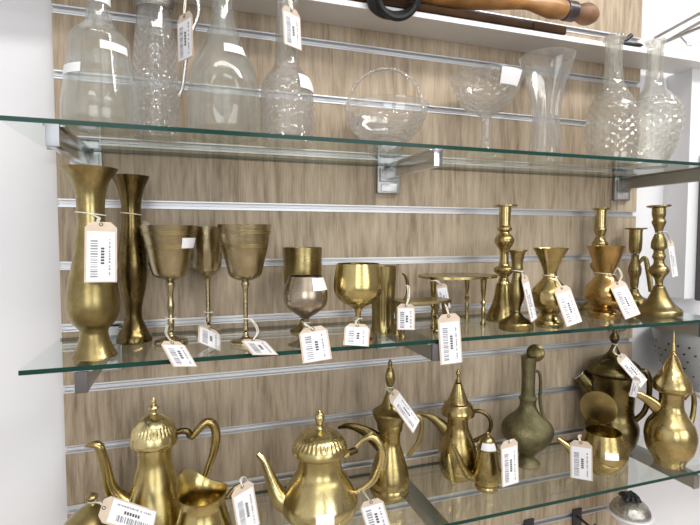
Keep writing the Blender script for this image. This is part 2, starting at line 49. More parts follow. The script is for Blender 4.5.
TAG = {
 'tall_vase': {"c":[0.0888,-0.183,-0.3736],"u":[0.9871,0.1567,-0.0315],"v":[0.0028,0.1803,0.9836],"w":0.0372,"h":0.0788,"att":[[0.0864,-0.1775,-0.3439],[0.0831,-0.17,-0.3334],[0.0837,-0.166,-0.3294],[0.0789,-0.165,-0.3268]],"loop":[0.0722,-0.1468,-0.3234,0.0185]},
 'dark_vase': {"c":[0.1286,-0.026,-0.3624],"u":[0.9874,0.0812,0.1357],"v":[-0.1352,-0.0111,0.9908],"w":0.0224,"h":0.0671,"att":[[0.1231,-0.0265,-0.3364],[0.1183,-0.035,-0.3255],[0.1141,-0.0505,-0.3215]],"loop":[0.1133,-0.0639,-0.319,0.0146]},
 'left_goblet': {"c":[0.1808,-0.2105,-0.507],"u":[0.7637,0.6084,-0.2161],"v":[-0.3914,0.7024,0.5944],"w":0.038,"h":0.0463,"att":[[0.1716,-0.196,-0.499],[0.1612,-0.13,-0.4934],[0.164,-0.0935,-0.4836],[0.1683,-0.092,-0.4779]],"loop":[0.1686,-0.1009,-0.4765,0.008]},
 'rear_goblet': {"c":[0.2238,-0.114,-0.5068],"u":[0.8655,0.1378,-0.4816],"v":[0.0395,0.9397,0.3398],"w":0.038,"h":0.0553,"att":[[0.2239,-0.09,-0.5033],[0.2194,-0.034,-0.5],[0.2213,-0.03,-0.4906]],"loop":[0.2249,-0.0317,-0.4803,0.0075]},
 'right_goblet': {"c":[0.2861,-0.2025,-0.5072],"u":[0.9494,0.2832,-0.1356],"v":[-0.2443,0.9375,0.2477],"w":0.038,"h":0.0501,"att":[[0.2781,-0.182,-0.5053],[0.2896,-0.16,-0.4928],[0.2833,-0.14,-0.4794],[0.2748,-0.137,-0.4763]],"loop":[0.2762,-0.1335,-0.477,0.0075]},
 'chalice': {"c":[0.3665,-0.204,-0.5081],"u":[0.9652,-0.2192,0.1424],"v":[0.0009,0.5475,0.8368],"w":0.0419,"h":0.0527,"att":[[0.3636,-0.192,-0.4914],[0.3536,-0.19,-0.4808],[0.3597,-0.177,-0.4789]],"loop":[0.3622,-0.1652,-0.4825,0.0068]},
 'brandy': {"c":[0.4333,-0.195,-0.5009],"u":[0.9302,-0.3639,-0.0476],"v":[0.2563,0.5514,0.7939],"w":0.0382,"h":0.0364,"att":[[0.4368,-0.186,-0.4924],[0.4357,-0.18,-0.4841],[0.442,-0.171,-0.4797]],"loop":[0.4475,-0.1603,-0.4817,0.0065]},
 'front_trivet': {"c":[0.513,-0.1975,-0.4777],"u":[0.9061,-0.4229,0.0061],"v":[-0.0055,0.0026,1.0],"w":0.0277,"h":0.0405,"att":[[0.5125,-0.1985,-0.462],[0.5165,-0.197,-0.4468],[0.5198,-0.186,-0.4309],[0.518,-0.175,-0.4335]]},
 'rear_stool': {"c":[0.6119,-0.1365,-0.4564],"u":[0.8563,-0.4816,0.1868],"v":[-0.1628,0.0915,0.9824],"w":0.0184,"h":0.0431,"att":[[0.6068,-0.1375,-0.44],[0.5978,-0.136,-0.4295],[0.5925,-0.128,-0.4301]]},
 'stool_large': {"c":[0.5847,-0.2075,-0.5149],"u":[0.9949,-0.0794,0.0619],"v":[-0.0593,0.0345,0.9976],"w":0.038,"h":0.0796,"att":[[0.5802,-0.2085,-0.4826],[0.5842,-0.195,-0.4673],[0.5867,-0.184,-0.4608]]},
 'small_candlestick': {"c":[0.7512,-0.185,-0.4591],"u":[0.8087,0.5852,0.0599],"v":[-0.1728,0.1391,0.9751],"w":0.038,"h":0.0792,"att":[[0.7394,-0.186,-0.4258],[0.7418,-0.172,-0.4166],[0.7422,-0.166,-0.4135]],"loop":[0.7366,-0.1709,-0.413,0.0091]},
 'small_vase': {"c":[0.8159,-0.2049,-0.4721],"u":[0.978,0.0983,0.1838],"v":[-0.204,0.2687,0.9414],"w":0.038,"h":0.0683,"att":[[0.8013,-0.2045,-0.4467],[0.8076,-0.19,-0.4344],[0.8066,-0.181,-0.4245]],"loop":[0.8127,-0.1644,-0.4242,0.0133]},
 'copper_vase': {"c":[0.9856,-0.1673,-0.4731],"u":[0.9689,-0.0295,0.2457],"v":[-0.2201,0.351,0.9101],"w":0.038,"h":0.0713,"att":[[0.9667,-0.1665,-0.4469],[0.9852,-0.158,-0.429],[0.9833,-0.15,-0.414],[0.9711,-0.143,-0.422]],"loop":[0.9878,-0.1184,-0.428,0.0194]},
 'right_candlestick': {"c":[1.1734,-0.115,-0.4001],"u":[0.931,0.3628,0.0407],"v":[-0.0869,0.1119,0.9899],"w":0.038,"h":0.0784,"att":[[1.1641,-0.1155,-0.3686],[1.1544,-0.118,-0.3517],[1.1323,-0.124,-0.3414]],"loop":[1.1257,-0.1269,-0.3435,0.009]},
 'sugar': {"c":[0.1133,-0.1849,-0.7269],"u":[0.1578,0.8868,0.4343],"v":[-0.8461,-0.1053,0.5224],"w":0.038,"h":0.0745,"att":[[0.0848,-0.186,-0.7115],[0.0772,-0.175,-0.708],[0.0674,-0.16,-0.7115]],"loop":[0.064,-0.15,-0.7163,0.0049]},
 'jug': {"c":[0.2696,-0.165,-0.755],"u":[0.8777,0.4629,0.1236],"v":[-0.1471,0.0148,0.989],"w":0.038,"h":0.073,"att":[[0.266,-0.1665,-0.725],[0.2624,-0.16,-0.714],[0.268,-0.148,-0.7161],[0.2743,-0.144,-0.7237]]},
 'teapot': {"c":[0.4608,-0.203,-0.7824],"u":[0.8872,-0.3402,0.3117],"v":[-0.1922,0.3417,0.9199],"w":0.0375,"h":0.0484,"att":[[0.4555,-0.1985,-0.7643],[0.4581,-0.16,-0.7689],[0.4637,-0.13,-0.7751]]},
 'slim_dallah': {"c":[0.5395,-0.135,-0.6483],"u":[0.6813,0.6913,0.2409],"v":[-0.5374,0.2489,0.8057],"w":0.038,"h":0.0721,"att":[[0.5184,-0.1365,-0.6218],[0.5209,-0.1,-0.6211],[0.5306,-0.0905,-0.6213]],"loop":[0.5344,-0.0861,-0.623,0.0048]},
 'tiny_creamer': {"c":[0.7276,-0.172,-0.752],"u":[0.9948,0.0955,0.0353],"v":[-0.0382,0.0289,0.9989],"w":0.038,"h":0.0809,"att":[[0.7243,-0.1735,-0.7192],[0.7347,-0.165,-0.7151],[0.7492,-0.132,-0.7532]]},
 'scuttle': {"c":[0.8667,-0.1919,-0.7596],"u":[0.7128,-0.7006,0.0339],"v":[-0.0242,0.0238,0.9994],"w":0.0369,"h":0.0712,"att":[[0.8639,-0.1935,-0.732],[0.8697,-0.18,-0.7215],[0.8889,-0.165,-0.7282],[0.8899,-0.155,-0.7595]]},
 'dark_dallah_upper': {"c":[1.0568,-0.1248,-0.6268],"u":[0.8943,0.3487,0.2805],"v":[-0.4297,0.4938,0.756],"w":0.038,"h":0.0701,"att":[[1.0264,-0.1265,-0.6039],[1.0335,-0.1,-0.594],[1.0539,-0.078,-0.5832]],"loop":[1.0732,-0.0658,-0.5871,0.006]},
 'dark_dallah_lower': {"c":[1.0474,-0.142,-0.6577],"u":[0.6434,-0.7483,-0.1617],"v":[0.1054,-0.1226,0.9868],"w":0.0131,"h":0.0417,"att":[[1.0491,-0.143,-0.6446],[1.0687,-0.121,-0.638]]},
 'jug_tag': {"c":[0.196,-0.18,-0.0879],"u":[0.5013,-0.8653,0.002],"v":[-0.004,-0.0,1.0],"w":0.038,"h":0.0605,"att":[[0.1951,-0.1715,-0.0587],[0.1952,-0.14,-0.0302],[0.1983,-0.115,0.0039]]},
 'decanter_tag': {"c":[0.3468,-0.15,-0.0439],"u":[0.8247,0.5648,0.0315],"v":[-0.0445,0.0092,0.999],"w":0.038,"h":0.0572,"att":[[0.3451,-0.1515,-0.0219],[0.3445,-0.14,-0.0053],[0.3444,-0.133,0.0007]],"loop":[0.3452,-0.116,0.0085,0.0166]},
}
M_ = {
 'wood': {"z":0.0984,"y":-0.07,"prof":[[0.998,0.0],[0.9928,0.0123],[0.9722,0.0214],[0.9493,0.0162],[0.9405,0.0131],[0.938,0.0191],[0.9169,0.019],[0.9144,0.017],[0.8851,0.0198],[0.8564,0.0157],[0.8258,0.0116],[0.7823,0.0172],[0.7204,0.0262],[0.6569,0.033],[0.5862,0.033],[0.519,0.0279],[0.4551,0.0187],[0.4112,0.01],[0.3941,0.0008]]},
 'cord': {"p":[[0.5372,-0.098,0.047],[0.5823,-0.098,0.0656],[0.4918,-0.098,0.0369],[0.5392,-0.098,0.0257]]},
 'tongs': {"p":[[[1.0531,-0.07,0.0414],[1.0768,-0.07,0.0608],[1.0983,-0.07,0.0759]],[[1.048,-0.075,0.0329],[1.0775,-0.075,0.0405],[1.102,-0.075,0.0486]]]},
 'rack': {"r":[[[1.2175,-0.02,0.102],[1.1757,-0.2314,0.102]],[[1.2362,-0.03,0.0916],[1.1929,-0.201,0.0916]],[[1.2272,-0.03,0.0871],[1.2246,-0.1836,0.0871]]],"hook":[[1.2435,-0.06,0.0922],[1.275,-0.06,0.0763],[1.2354,-0.12,0.0597]],"top":[1.2175,-0.02,0.102]},
}


S1, S2, S3, S4 = -.2118, -.5160, -.8200, -1.1200      # upper faces of the glass shelves

# ------------------------------------------------------------------ materials
def new_mat(name):
    m = bpy.data.materials.new(name); m.use_nodes = True
    nt = m.node_tree; nt.nodes.clear()
    out = nt.nodes.new('ShaderNodeOutputMaterial')
    return m, nt, out
def N(nt, typ, **kw):
    n = nt.nodes.new(typ)
    for k, v in kw.items():
        if k in n.inputs: n.inputs[k].default_value = v
        else: setattr(n, k, v)
    return n
def rgb(c): return (c[0], c[1], c[2], 1)
def plain(name, c, rough=.6, metal=0., spec=.5, bump=0, bscale=60, vary=0):
    m, nt, out = new_mat(name); L = nt.links.new
    p = N(nt, 'ShaderNodeBsdfPrincipled', **{'Base Color': rgb(c), 'Roughness': rough, 'Metallic': metal, 'Specular IOR Level': spec})
    L(p.outputs[0], out.inputs[0])
    if bump or vary:
        tc = N(nt, 'ShaderNodeTexCoord'); nz = N(nt, 'ShaderNodeTexNoise', Scale=bscale, Detail=4.)
        L(tc.outputs['Object'], nz.inputs['Vector'])
        if bump:
            b = N(nt, 'ShaderNodeBump', Strength=bump, Distance=.002); L(nz.outputs['Fac'], b.inputs['Height']); L(b.outputs[0], p.inputs['Normal'])
        if vary:
            mr = N(nt, 'ShaderNodeMapRange', **{'From Min': .3, 'From Max': .7, 'To Min': 1 - vary, 'To Max': 1 + vary}); L(nz.outputs['Fac'], mr.inputs[0])
            mx = N(nt, 'ShaderNodeMix', data_type='RGBA', blend_type='MULTIPLY'); mx.inputs[0].default_value = 1
            mx.inputs[6].default_value = rgb(c); L(mr.outputs[0], mx.inputs[7]); L(mx.outputs[2], p.inputs['Base Color'])
    return m
def metal(name, c1, c2, rough=.25, tarnish=9., hammer=0., hscale=90., engrave=0., bias=.5):
    """brass or bronze: two tones of metal mixed by a tarnish noise, optional hammered or engraved relief"""
    m, nt, out = new_mat(name); L = nt.links.new
    p = N(nt, 'ShaderNodeBsdfPrincipled', Metallic=1.); L(p.outputs[0], out.inputs[0])
    tc = N(nt, 'ShaderNodeTexCoord')
    nz = N(nt, 'ShaderNodeTexNoise', Scale=tarnish * 3, Detail=5., Roughness=.6); L(tc.outputs['Object'], nz.inputs['Vector'])
    cr = N(nt, 'ShaderNodeValToRGB'); cr.color_ramp.elements[0].position = bias - .16; cr.color_ramp.elements[1].position = bias + .16
    cr.color_ramp.elements[0].color = rgb(c1); cr.color_ramp.elements[1].color = rgb(c2)
    L(nz.outputs['Fac'], cr.inputs[0]); L(cr.outputs[0], p.inputs['Base Color'])
    mr = N(nt, 'ShaderNodeMapRange', **{'From Min': .3, 'From Max': .7, 'To Min': rough * 1.35, 'To Max': rough * .75}); L(nz.outputs['Fac'], mr.inputs[0]); L(mr.outputs[0], p.inputs['Roughness'])
    n2 = N(nt, 'ShaderNodeTexNoise', Scale=24., Detail=3.); L(tc.outputs['Object'], n2.inputs['Vector'])
    b = N(nt, 'ShaderNodeBump', Strength=.38, Distance=.0022); L(n2.outputs['Fac'], b.inputs['Height'])
    last = b
    if hammer:
        v = N(nt, 'ShaderNodeTexVoronoi', Scale=hscale); v.feature = 'SMOOTH_F1'; L(tc.outputs['Object'], v.inputs['Vector'])
        b2 = N(nt, 'ShaderNodeBump', Strength=hammer, Distance=.004); L(v.outputs['Distance'], b2.inputs['Height']); L(last.outputs[0], b2.inputs['Normal']); last = b2
    if engrave:
        w = N(nt, 'ShaderNodeTexNoise', Scale=220., Detail=6., Roughness=.75); L(tc.outputs['Object'], w.inputs['Vector'])
        b3 = N(nt, 'ShaderNodeBump', Strength=engrave, Distance=.003); L(w.outputs['Fac'], b3.inputs['Height']); L(last.outputs[0], b3.inputs['Normal']); last = b3
    L(last.outputs[0], p.inputs['Normal'])
    return m
def sheet_glass(name, tint, ior=1.5, gain=1.):
    """flat pane: clear body plus the mirror-like reflection of its near face"""
    m, nt, out = new_mat(name); L = nt.links.new
    t = N(nt, 'ShaderNodeBsdfTransparent', Color=rgb(tint)); g = N(nt, 'ShaderNodeBsdfGlossy', Roughness=.02)
    g.inputs['Color'].default_value = (.94, .97, .95, 1)
    fr = N(nt, 'ShaderNodeFresnel', IOR=ior); geo = N(nt, 'ShaderNodeNewGeometry')
    inv = N(nt, 'ShaderNodeMath', operation='SUBTRACT'); inv.inputs[0].default_value = gain; L(geo.outputs['Backfacing'], inv.inputs[1])
    mul = N(nt, 'ShaderNodeMath', operation='MULTIPLY', use_clamp=True); L(fr.outputs[0], mul.inputs[0]); L(inv.outputs[0], mul.inputs[1])
    mx = N(nt, 'ShaderNodeMixShader'); L(mul.outputs[0], mx.inputs[0]); L(t.outputs[0], mx.inputs[1]); L(g.outputs[0], mx.inputs[2]); L(mx.outputs[0], out.inputs[0])
    return m
def crystal(name, tint=(.97, .985, .98), clear=.5, rough=.015, haze=.05, sheen=1.5):
    """blown or cut crystal: clear wall with some lensing, near-face gleam and a little milky scatter"""
    m, nt, out = new_mat(name); L = nt.links.new
    g = N(nt, 'ShaderNodeBsdfGlass', Roughness=rough, IOR=1.48, Color=rgb(tint)); t = N(nt, 'ShaderNodeBsdfTransparent', Color=rgb(tint))
    mx = N(nt, 'ShaderNodeMixShader'); mx.inputs[0].default_value = clear
    L(g.outputs[0], mx.inputs[1]); L(t.outputs[0], mx.inputs[2])
    tr = N(nt, 'ShaderNodeBsdfTranslucent', Color=(.92, .93, .93, 1)); df = N(nt, 'ShaderNodeBsdfDiffuse', Color=(.92, .93, .93, 1)); mm = N(nt, 'ShaderNodeMixShader')
    L(tr.outputs[0], mm.inputs[1]); L(df.outputs[0], mm.inputs[2])
    hz = N(nt, 'ShaderNodeMixShader'); hz.inputs[0].default_value = haze; L(mx.outputs[0], hz.inputs[1]); L(mm.outputs[0], hz.inputs[2])
    gl = N(nt, 'ShaderNodeBsdfGlossy', Roughness=.04); fr = N(nt, 'ShaderNodeFresnel', IOR=sheen); geo = N(nt, 'ShaderNodeNewGeometry')
    inv = N(nt, 'ShaderNodeMath', operation='SUBTRACT'); inv.inputs[0].default_value = 1.; L(geo.outputs['Backfacing'], inv.inputs[1])
    mul = N(nt, 'ShaderNodeMath', operation='MULTIPLY', use_clamp=True); L(fr.outputs[0], mul.inputs[0]); L(inv.outputs[0], mul.inputs[1])
    fin = N(nt, 'ShaderNodeMixShader'); L(mul.outputs[0], fin.inputs[0]); L(hz.outputs[0], fin.inputs[1]); L(gl.outputs[0], fin.inputs[2]); L(fin.outputs[0], out.inputs[0])
    return m
def oak(name, light, mid, dark):
    m, nt, out = new_mat(name); L = nt.links.new
    p = N(nt, 'ShaderNodeBsdfPrincipled', Roughness=.55, **{'Specular IOR Level': .3}); L(p.outputs[0], out.inputs[0])
    tc = N(nt, 'ShaderNodeTexCoord')
    def grain(sx, sz, scale, det, rough=.6, dist=0.):
        mp = N(nt, 'ShaderNodeMapping'); mp.inputs['Scale'].default_value = (sx, 1, sz); L(tc.outputs['Object'], mp.inputs['Vector'])
        nz = N(nt, 'ShaderNodeTexNoise', Scale=scale, Detail=det, Roughness=rough, Distortion=dist); L(mp.outputs[0], nz.inputs['Vector']); return nz
    a = grain(9, .9, 9., 6., .65, .4); b = grain(30, 1.2, 14., 3.); c = grain(2.6, .55, 3., 3., .5, 1.2)
    ad = N(nt, 'ShaderNodeMath', operation='MULTIPLY_ADD'); L(a.outputs['Fac'], ad.inputs[0]); ad.inputs[1].default_value = .55
    m2 = N(nt, 'ShaderNodeMath', operation='MULTIPLY_ADD'); L(b.outputs['Fac'], m2.inputs[0]); m2.inputs[1].default_value = .25
    m3 = N(nt, 'ShaderNodeMath', operation='MULTIPLY'); L(c.outputs['Fac'], m3.inputs[0]); m3.inputs[1].default_value = .30
    L(m3.outputs[0], m2.inputs[2]); L(m2.outputs[0], ad.inputs[2])
    cr = N(nt, 'ShaderNodeValToRGB'); e = cr.color_ramp.elements
    e[0].position = .42; e[0].color = rgb(dark); e[1].position = .67; e[1].color = rgb(light)
    k = e.new(.54); k.color = rgb(mid); L(ad.outputs[0], cr.inputs[0]); L(cr.outputs[0], p.inputs['Base Color'])
    bp = N(nt, 'ShaderNodeBump', Strength=.12, Distance=.001); L(ad.outputs[0], bp.inputs['Height']); L(bp.outputs[0], p.inputs['Normal'])
    return m

M = {}
M['white'] = plain('white_paint', (.76, .76, .775), .6, vary=.015, bscale=6)
M['ledge'] = plain('white_laminate', (.88, .88, .89), .35)
M['oak'] = oak('limed_oak_laminate', (.535, .43, .315), (.405, .318, .224), (.22, .16, .104))
M['alu'] = plain('satin_aluminium', (.66, .66, .67), .48, 1.)
M['chrome'] = plain('chrome', (.72, .73, .75), .16, 1.)
M['nose'] = plain('bracket_cap', (.40, .41, .43), .45, 1.)
M['steel'] = plain('brushed_steel', (.42, .42, .41), .38, 1.)
M['glass'] = sheet_glass('shelf_glass', (.93, .955, .942), 1.75)
M['edge'] = plain('green_glass_edge', (.014, .05, .04), .15, spec=.15)
M['crystal'] = crystal('clear_crystal', clear=.80, haze=.04)
M['cut'] = crystal('cut_crystal', (.985, .99, .99), clear=.74, rough=.02, haze=.07, sheen=1.6)
M['amber'] = crystal('warm_crystal', (.985, .98, .955), clear=.72, rough=.02, haze=.09, sheen=1.6)
M['brass'] = metal('polished_brass', (.30, .222, .085), (.52, .42, .195), .24)
M['brass_b'] = metal('bright_brass', (.48, .38, .15), (.66, .55, .26), .23)
M['brass_d'] = metal('aged_brass', (.23, .175, .068), (.385, .31, .14), .30)
M['bronze'] = metal('dark_bronze', (.095, .068, .027), (.215, .16, .064), .26, bias=.56)
M['dark'] = metal('blackened_brass', (.10, .08, .035), (.21, .165, .07), .29)
M['copper'] = metal('coppery_brass', (.34, .21, .075), (.52, .35, .14), .22)
M['hammer'] = metal('hammered_brass', (.38, .30, .125), (.57, .46, .22), .26, hammer=.14, hscale=80)
M['soft'] = metal('worn_teapot_brass', (.44, .35, .145), (.80, .69, .38), .25, tarnish=4.)
M['engraved'] = metal('engraved_grey_brass', (.11, .10, .05), (.25, .225, .125), .38, engrave=.9)
M['etched'] = metal('etched_plated_brass', (.33, .27, .15), (.56, .48, .31), .17, engrave=.18)
M['plated'] = metal('tarnished_silver_plate', (.30, .25, .19), (.52, .44, .34), .27)
M['silver'] = metal('silver_plate', (.50, .49, .47), (.70, .69, .67), .22, engrave=.3)
M['collar'] = metal('tarnished_collar', (.14, .135, .12), (.40, .39, .36), .25, engrave=.6)
M['pewter'] = plain('pierced_pewter', (.50, .48, .44), .35, 1., bump=.8, bscale=160, vary=.25)
M['kraft'] = plain('kraft_card', (.62, .51, .40), .8, bump=.05, vary=.06, bscale=90)
M['label'] = plain('white_label_paper', (.84, .84, .86), .5)
M['ink'] = plain('black_print', (.06, .06, .07), .6)
M['greyink'] = plain('grey_print', (.28, .28, .31), .6)
M['string'] = plain('cotton_string', (.80, .75, .64), .9)
M['wood'] = plain('honey_wood', (.42, .21, .07), .38, vary=.35, bscale=22)
M['wood_d'] = plain('dark_wood', (.045, .022, .01), .7, spec=.1, vary=.3, bscale=30)
M['knob'] = plain('worn_brown_wood', (.20, .10, .05), .5, vary=.5, bscale=26)
M['band'] = plain('tarnished_iron', (.10, .085, .09), .35, .8)
M['black'] = plain('black_cord', (.012, .014, .015), .55, bump=.5, bscale=240)
M['rubber'] = plain('black_plastic', (.02, .02, .022), .4)
M['enamel'] = plain('grey_white_enamel', (.42, .43, .435), .3, vary=.05, bscale=20)
M['hole'] = plain('dark_void', (.02, .018, .015), .9)
M['frame'] = plain('dark_grey_frame', (.10, .09, .09), .5)
M['floor'] = plain('floor_tiles', (.44, .37, .30), .4, vary=.3, bscale=3)
M['shopwall'] = plain('shop_wall', (.20, .18, .16), .7, vary=.1, bscale=3)
M['fit'] = plain('dark_shop_fitting', (.12, .085, .06), .5, vary=.3, bscale=9)

# ------------------------------------------------------------------ mesh helpers
class B:
    """a bmesh being filled with shapes; build() links it as ONE mesh object"""
    def __init__(s): s.bm = bmesh.new()
    def box(s, x0, x1, y0, y1, z0, z1, bevel=0., mi=None):
        r = bmesh.ops.create_cube(s.bm, size=1.); vs = r['verts']
        for v in vs: v.co = Vector(((x0 + x1) / 2 + v.co.x * (x1 - x0), (y0 + y1) / 2 + v.co.y * (y1 - y0), (z0 + z1) / 2 + v.co.z * (z1 - z0)))
        if bevel:
            es = list({e for v in vs for e in v.link_edges})
            bmesh.ops.bevel(s.bm, geom=es, offset=bevel, segments=2, profile=.6, affect='EDGES')
        return s
    def lathe(s, pts, segs=48, fn=None, cap=True, M4=None):
        """pts: list of (z, r); fn(theta, z, r)->r"""
        rings = []
        for z, r in pts:
            if r < 4e-4: rings.append([s.bm.verts.new((0, 0, z))]); continue
            rings.append([])
            for i in range(segs):
                th = 2 * PI * i / segs; q = fn(th, z, r) if fn else r
                rings[-1].append(s.bm.verts.new((q * math.sin(th), -q * math.cos(th), z)))
        if cap:
            for k, pos in ((0, 0), (-1, len(rings))):
                if len(rings[k]) > 1:
                    c = [s.bm.verts.new((0, 0, pts[k][0]))]
                    rings.insert(pos, c)
        for a, b in zip(rings, rings[1:]):
            for i in range(max(len(a), len(b))):
                j = (i + 1) % segs
                if len(a) == 1 and len(b) == 1: continue
                if len(a) == 1: f = (a[0], b[j], b[i])
                elif len(b) == 1: f = (a[i], a[j], b[0])
                else: f = (a[i], a[j], b[j], b[i])
                try: s.bm.faces.new(f)
                except ValueError: pass
        if M4 is not None:
            for rg in rings:
                for v in rg: v.co = M4 @ v.co
        return s
    def tube(s, pts, segs=14, closed=False, sub=5, flat=1., caps=True, smooth=True):
        """pts: (x, y, z, r); round tube along a smooth curve, flat<1 squashes it sideways"""
        P = spline4(pts, sub, closed) if smooth and len(pts) > 2 else [tuple(p) for p in pts]
        n = len(P); rings = []; up = None
        for i, p in enumerate(P):
            a = P[(i - 1) % n] if closed or i > 0 else p; b = P[(i + 1) % n] if closed or i < n - 1 else p
            t = Vector(b[:3]) - Vector(a[:3])
            t = t.normalized() if t.length > 1e-9 else Vector((0, 0, 1))
            if up is None:
                up = Vector((0, 1, 0)) if abs(t.y) < .8 else Vector((1, 0, 0))
            up = (up - t * up.dot(t)).normalized(); sd = t.cross(up)
            rings.append([s.bm.verts.new(Vector(p[:3]) + (up * math.cos(2 * PI * k / segs) * flat + sd * math.sin(2 * PI * k / segs)) * p[3]) for k in range(segs)])
        m = n if closed else n - 1
        for i in range(m):
            a, b = rings[i], rings[(i + 1) % n]
            for k in range(segs): s.bm.faces.new((a[k], a[(k + 1) % segs], b[(k + 1) % segs], b[k]))
        if caps and not closed:
            s.bm.faces.new(rings[0][::-1]); s.bm.faces.new(rings[-1])
        return s
    def torus(s, c, r, t, segs=32, M3=None, sx=1., sy=1.):
        pts = []
        for i in range(segs):
            a = 2 * PI * i / segs; v = Vector((r * sx * math.cos(a), r * sy * math.sin(a), 0))
            if M3 is not None: v = M3 @ v
            pts.append((c[0] + v.x, c[1] + v.y, c[2] + v.z, t))
        return s.tube(pts, 8, True, 1, smooth=False)
    def quadbox(s, c, u, v, n, w, h, t):
        """a thin block: centre, unit axes, full sizes"""
        r = bmesh.ops.create_cube(s.bm, size=1.)
        for q in r['verts']: q.co = Vector(c) + Vector(u) * q.co.x * w + Vector(v) * q.co.y * h + Vector(n) * q.co.z * t
        return s
    def poly(s, pts, n, t):
        """a flat outline with thickness t along n"""
        n = Vector(n); a = [s.bm.verts.new(Vector(p) - n * t / 2) for p in pts]; b = [s.bm.verts.new(Vector(p) + n * t / 2) for p in pts]
        k = len(pts); s.bm.faces.new(a[::-1]); s.bm.faces.new(b)
        for i in range(k): s.bm.faces.new((a[i], a[(i + 1) % k], b[(i + 1) % k], b[i]))
        return s
    def build(s, name, mat, parent=None, smooth=True, angle=45, label=None, loc=None, rotz=0):
        bmesh.ops.recalc_face_normals(s.bm, faces=s.bm.faces[:])
        me = bpy.data.meshes.new(name); s.bm.to_mesh(me); s.bm.free()
        mats = mat if isinstance(mat, (list, tuple)) else [mat]
        for m in mats: me.materials.append(M[m])
        if smooth:
            for p in me.polygons: p.use_smooth = True
            me.set_sharp_from_angle(angle=math.radians(angle))
        o = bpy.data.objects.new(name, me); COL.objects.link(o)
        if parent: o.parent = parent
        if loc: o.location = loc
        if rotz: o.rotation_euler.z = rotz
        if label: o['label'] = label
        return o
def spline4(pts, sub, closed=False):
    n = len(pts); out = []
    for i in range(n if closed else n - 1):
        g = lambda k: pts[k % n] if closed else pts[max(0, min(n - 1, k))]
        p0, p1, p2, p3 = g(i - 1), g(i), g(i + 1), g(i + 2)
        for j in range(sub):
            t = j / sub
            out.append(tuple(.5 * (2 * p1[k] + (p2[k] - p0[k]) * t + (2 * p0[k] - 5 * p1[k] + 4 * p2[k] - p3[k]) * t * t + (3 * p1[k] - p0[k] - 3 * p2[k] + p3[k]) * t ** 3) for k in range(len(p1))))
    if not closed: out.append(tuple(pts[-1]))
    return out
def smooth_profile(pr, sub=5):
    """[z, r, (sharp)] -> fine (z, r); the curve breaks at sharp points"""
    runs = [[]]
    for i, p in enumerate(pr):
        runs[-1].append((p[0], p[1]))
        if len(p) > 2 and 0 < i < len(pr) - 1: runs.append([(p[0], p[1])])
    out = []
    for r in runs:
        if len(r) < 2: continue
        q = spline4(r, sub) if len(r) > 2 else r
        out += q if not out else q[1:]
    return [(z, max(r, 0.)) for z, r in out]
def hollow(pts, t, zin):
    """outer profile (bottom to rim) plus an inner wall down to height zin"""
    inn = [(z, r - t) for z, r in reversed(pts) if z > zin + t * .3 and r - t > .0012]
    # keep the inner wall one single sheet
    keep = []
    for z, r in inn:
        if not keep or z < keep[-1][0] + 1e-5: keep.append((z, r))
    return list(pts) + keep + [(zin, 0.)]
def r_at(pts, z):
    for (z0, r0), (z1, r1) in zip(pts, pts[1:]):
        if min(z0, z1) <= z <= max(z0, z1) and abs(z1 - z0) > 1e-7: return r0 + (r1 - r0) * (z - z0) / (z1 - z0)
    return pts[-1][1]
def empty(name, loc, rotz, label, cat, group=None):
    o = bpy.data.objects.new(name, None); COL.objects.link(o); o.location = loc; o.location.z += .0002; o.rotation_euler.z = rotz
    o.empty_display_size = .03
    return tag(o, label, cat, group)
def tag(o, label, cat, group=None):
    o['label'] = label; o['category'] = cat
    if group: o['group'] = group
    return o
def struct(o): o['kind'] = 'structure'; return o

# surface patterns cut into a turned body
def tri(x): return abs((x % 1.) - .5) * 2
def diamonds(z0, z1, amp, n, rows):
    def fn(th, z, r):
        if not z0 < z < z1: return r
        t = (z - z0) / (z1 - z0) * rows; a = n * th / (2 * PI)
        return r - amp * (1 - min(tri(a + t), tri(a - t)))
    return fn
def flutes(z0, z1, amp, n):
    def fn(th, z, r):
        if not z0 < z < z1: return r
        return r * (1 - amp * math.sin(PI * (z - z0) / (z1 - z0)) * (.5 + .5 * math.cos(n * th)))
    return fn
def sticker(parent, pts, st, name='price_sticker', mat='label', off=.0007):
    a0, a1, z0, z1 = st; zm = (z0 + z1) / 2; r = max(r_at(pts, zm), 1e-3)
    f = lambda a: math.asin(max(-.97, min(.97, a / r)))
    p0, p1 = f(a0), f(a1); b = B(); g = []
    nx, nz = 8, 5
    for j in range(nz + 1):
        z = z0 + (z1 - z0) * j / nz; rr = r_at(pts, z)
        for lay in (off, off + .0004):
            g.append([b.bm.verts.new(((rr + lay) * math.sin(p0 + (p1 - p0) * i / nx), -(rr + lay) * math.cos(p0 + (p1 - p0) * i / nx), z)) for i in range(nx + 1)])
    for j in range(nz):
        for k in (0, 1):
            A, C_ = g[2 * j + k], g[2 * j + 2 + k]
            for i in range(nx): b.bm.faces.new((A[i], A[i + 1], C_[i + 1], C_[i]))
        for i in (0, nx): b.bm.faces.new((g[2 * j][i], g[2 * j + 1][i], g[2 * j + 3][i], g[2 * j + 2][i]))
    for j in (0, nz):
        for i in range(nx): b.bm.faces.new((g[2 * j][i], g[2 * j][i + 1], g[2 * j + 1][i + 1], g[2 * j + 1][i]))
    return b.build(name, mat, parent)

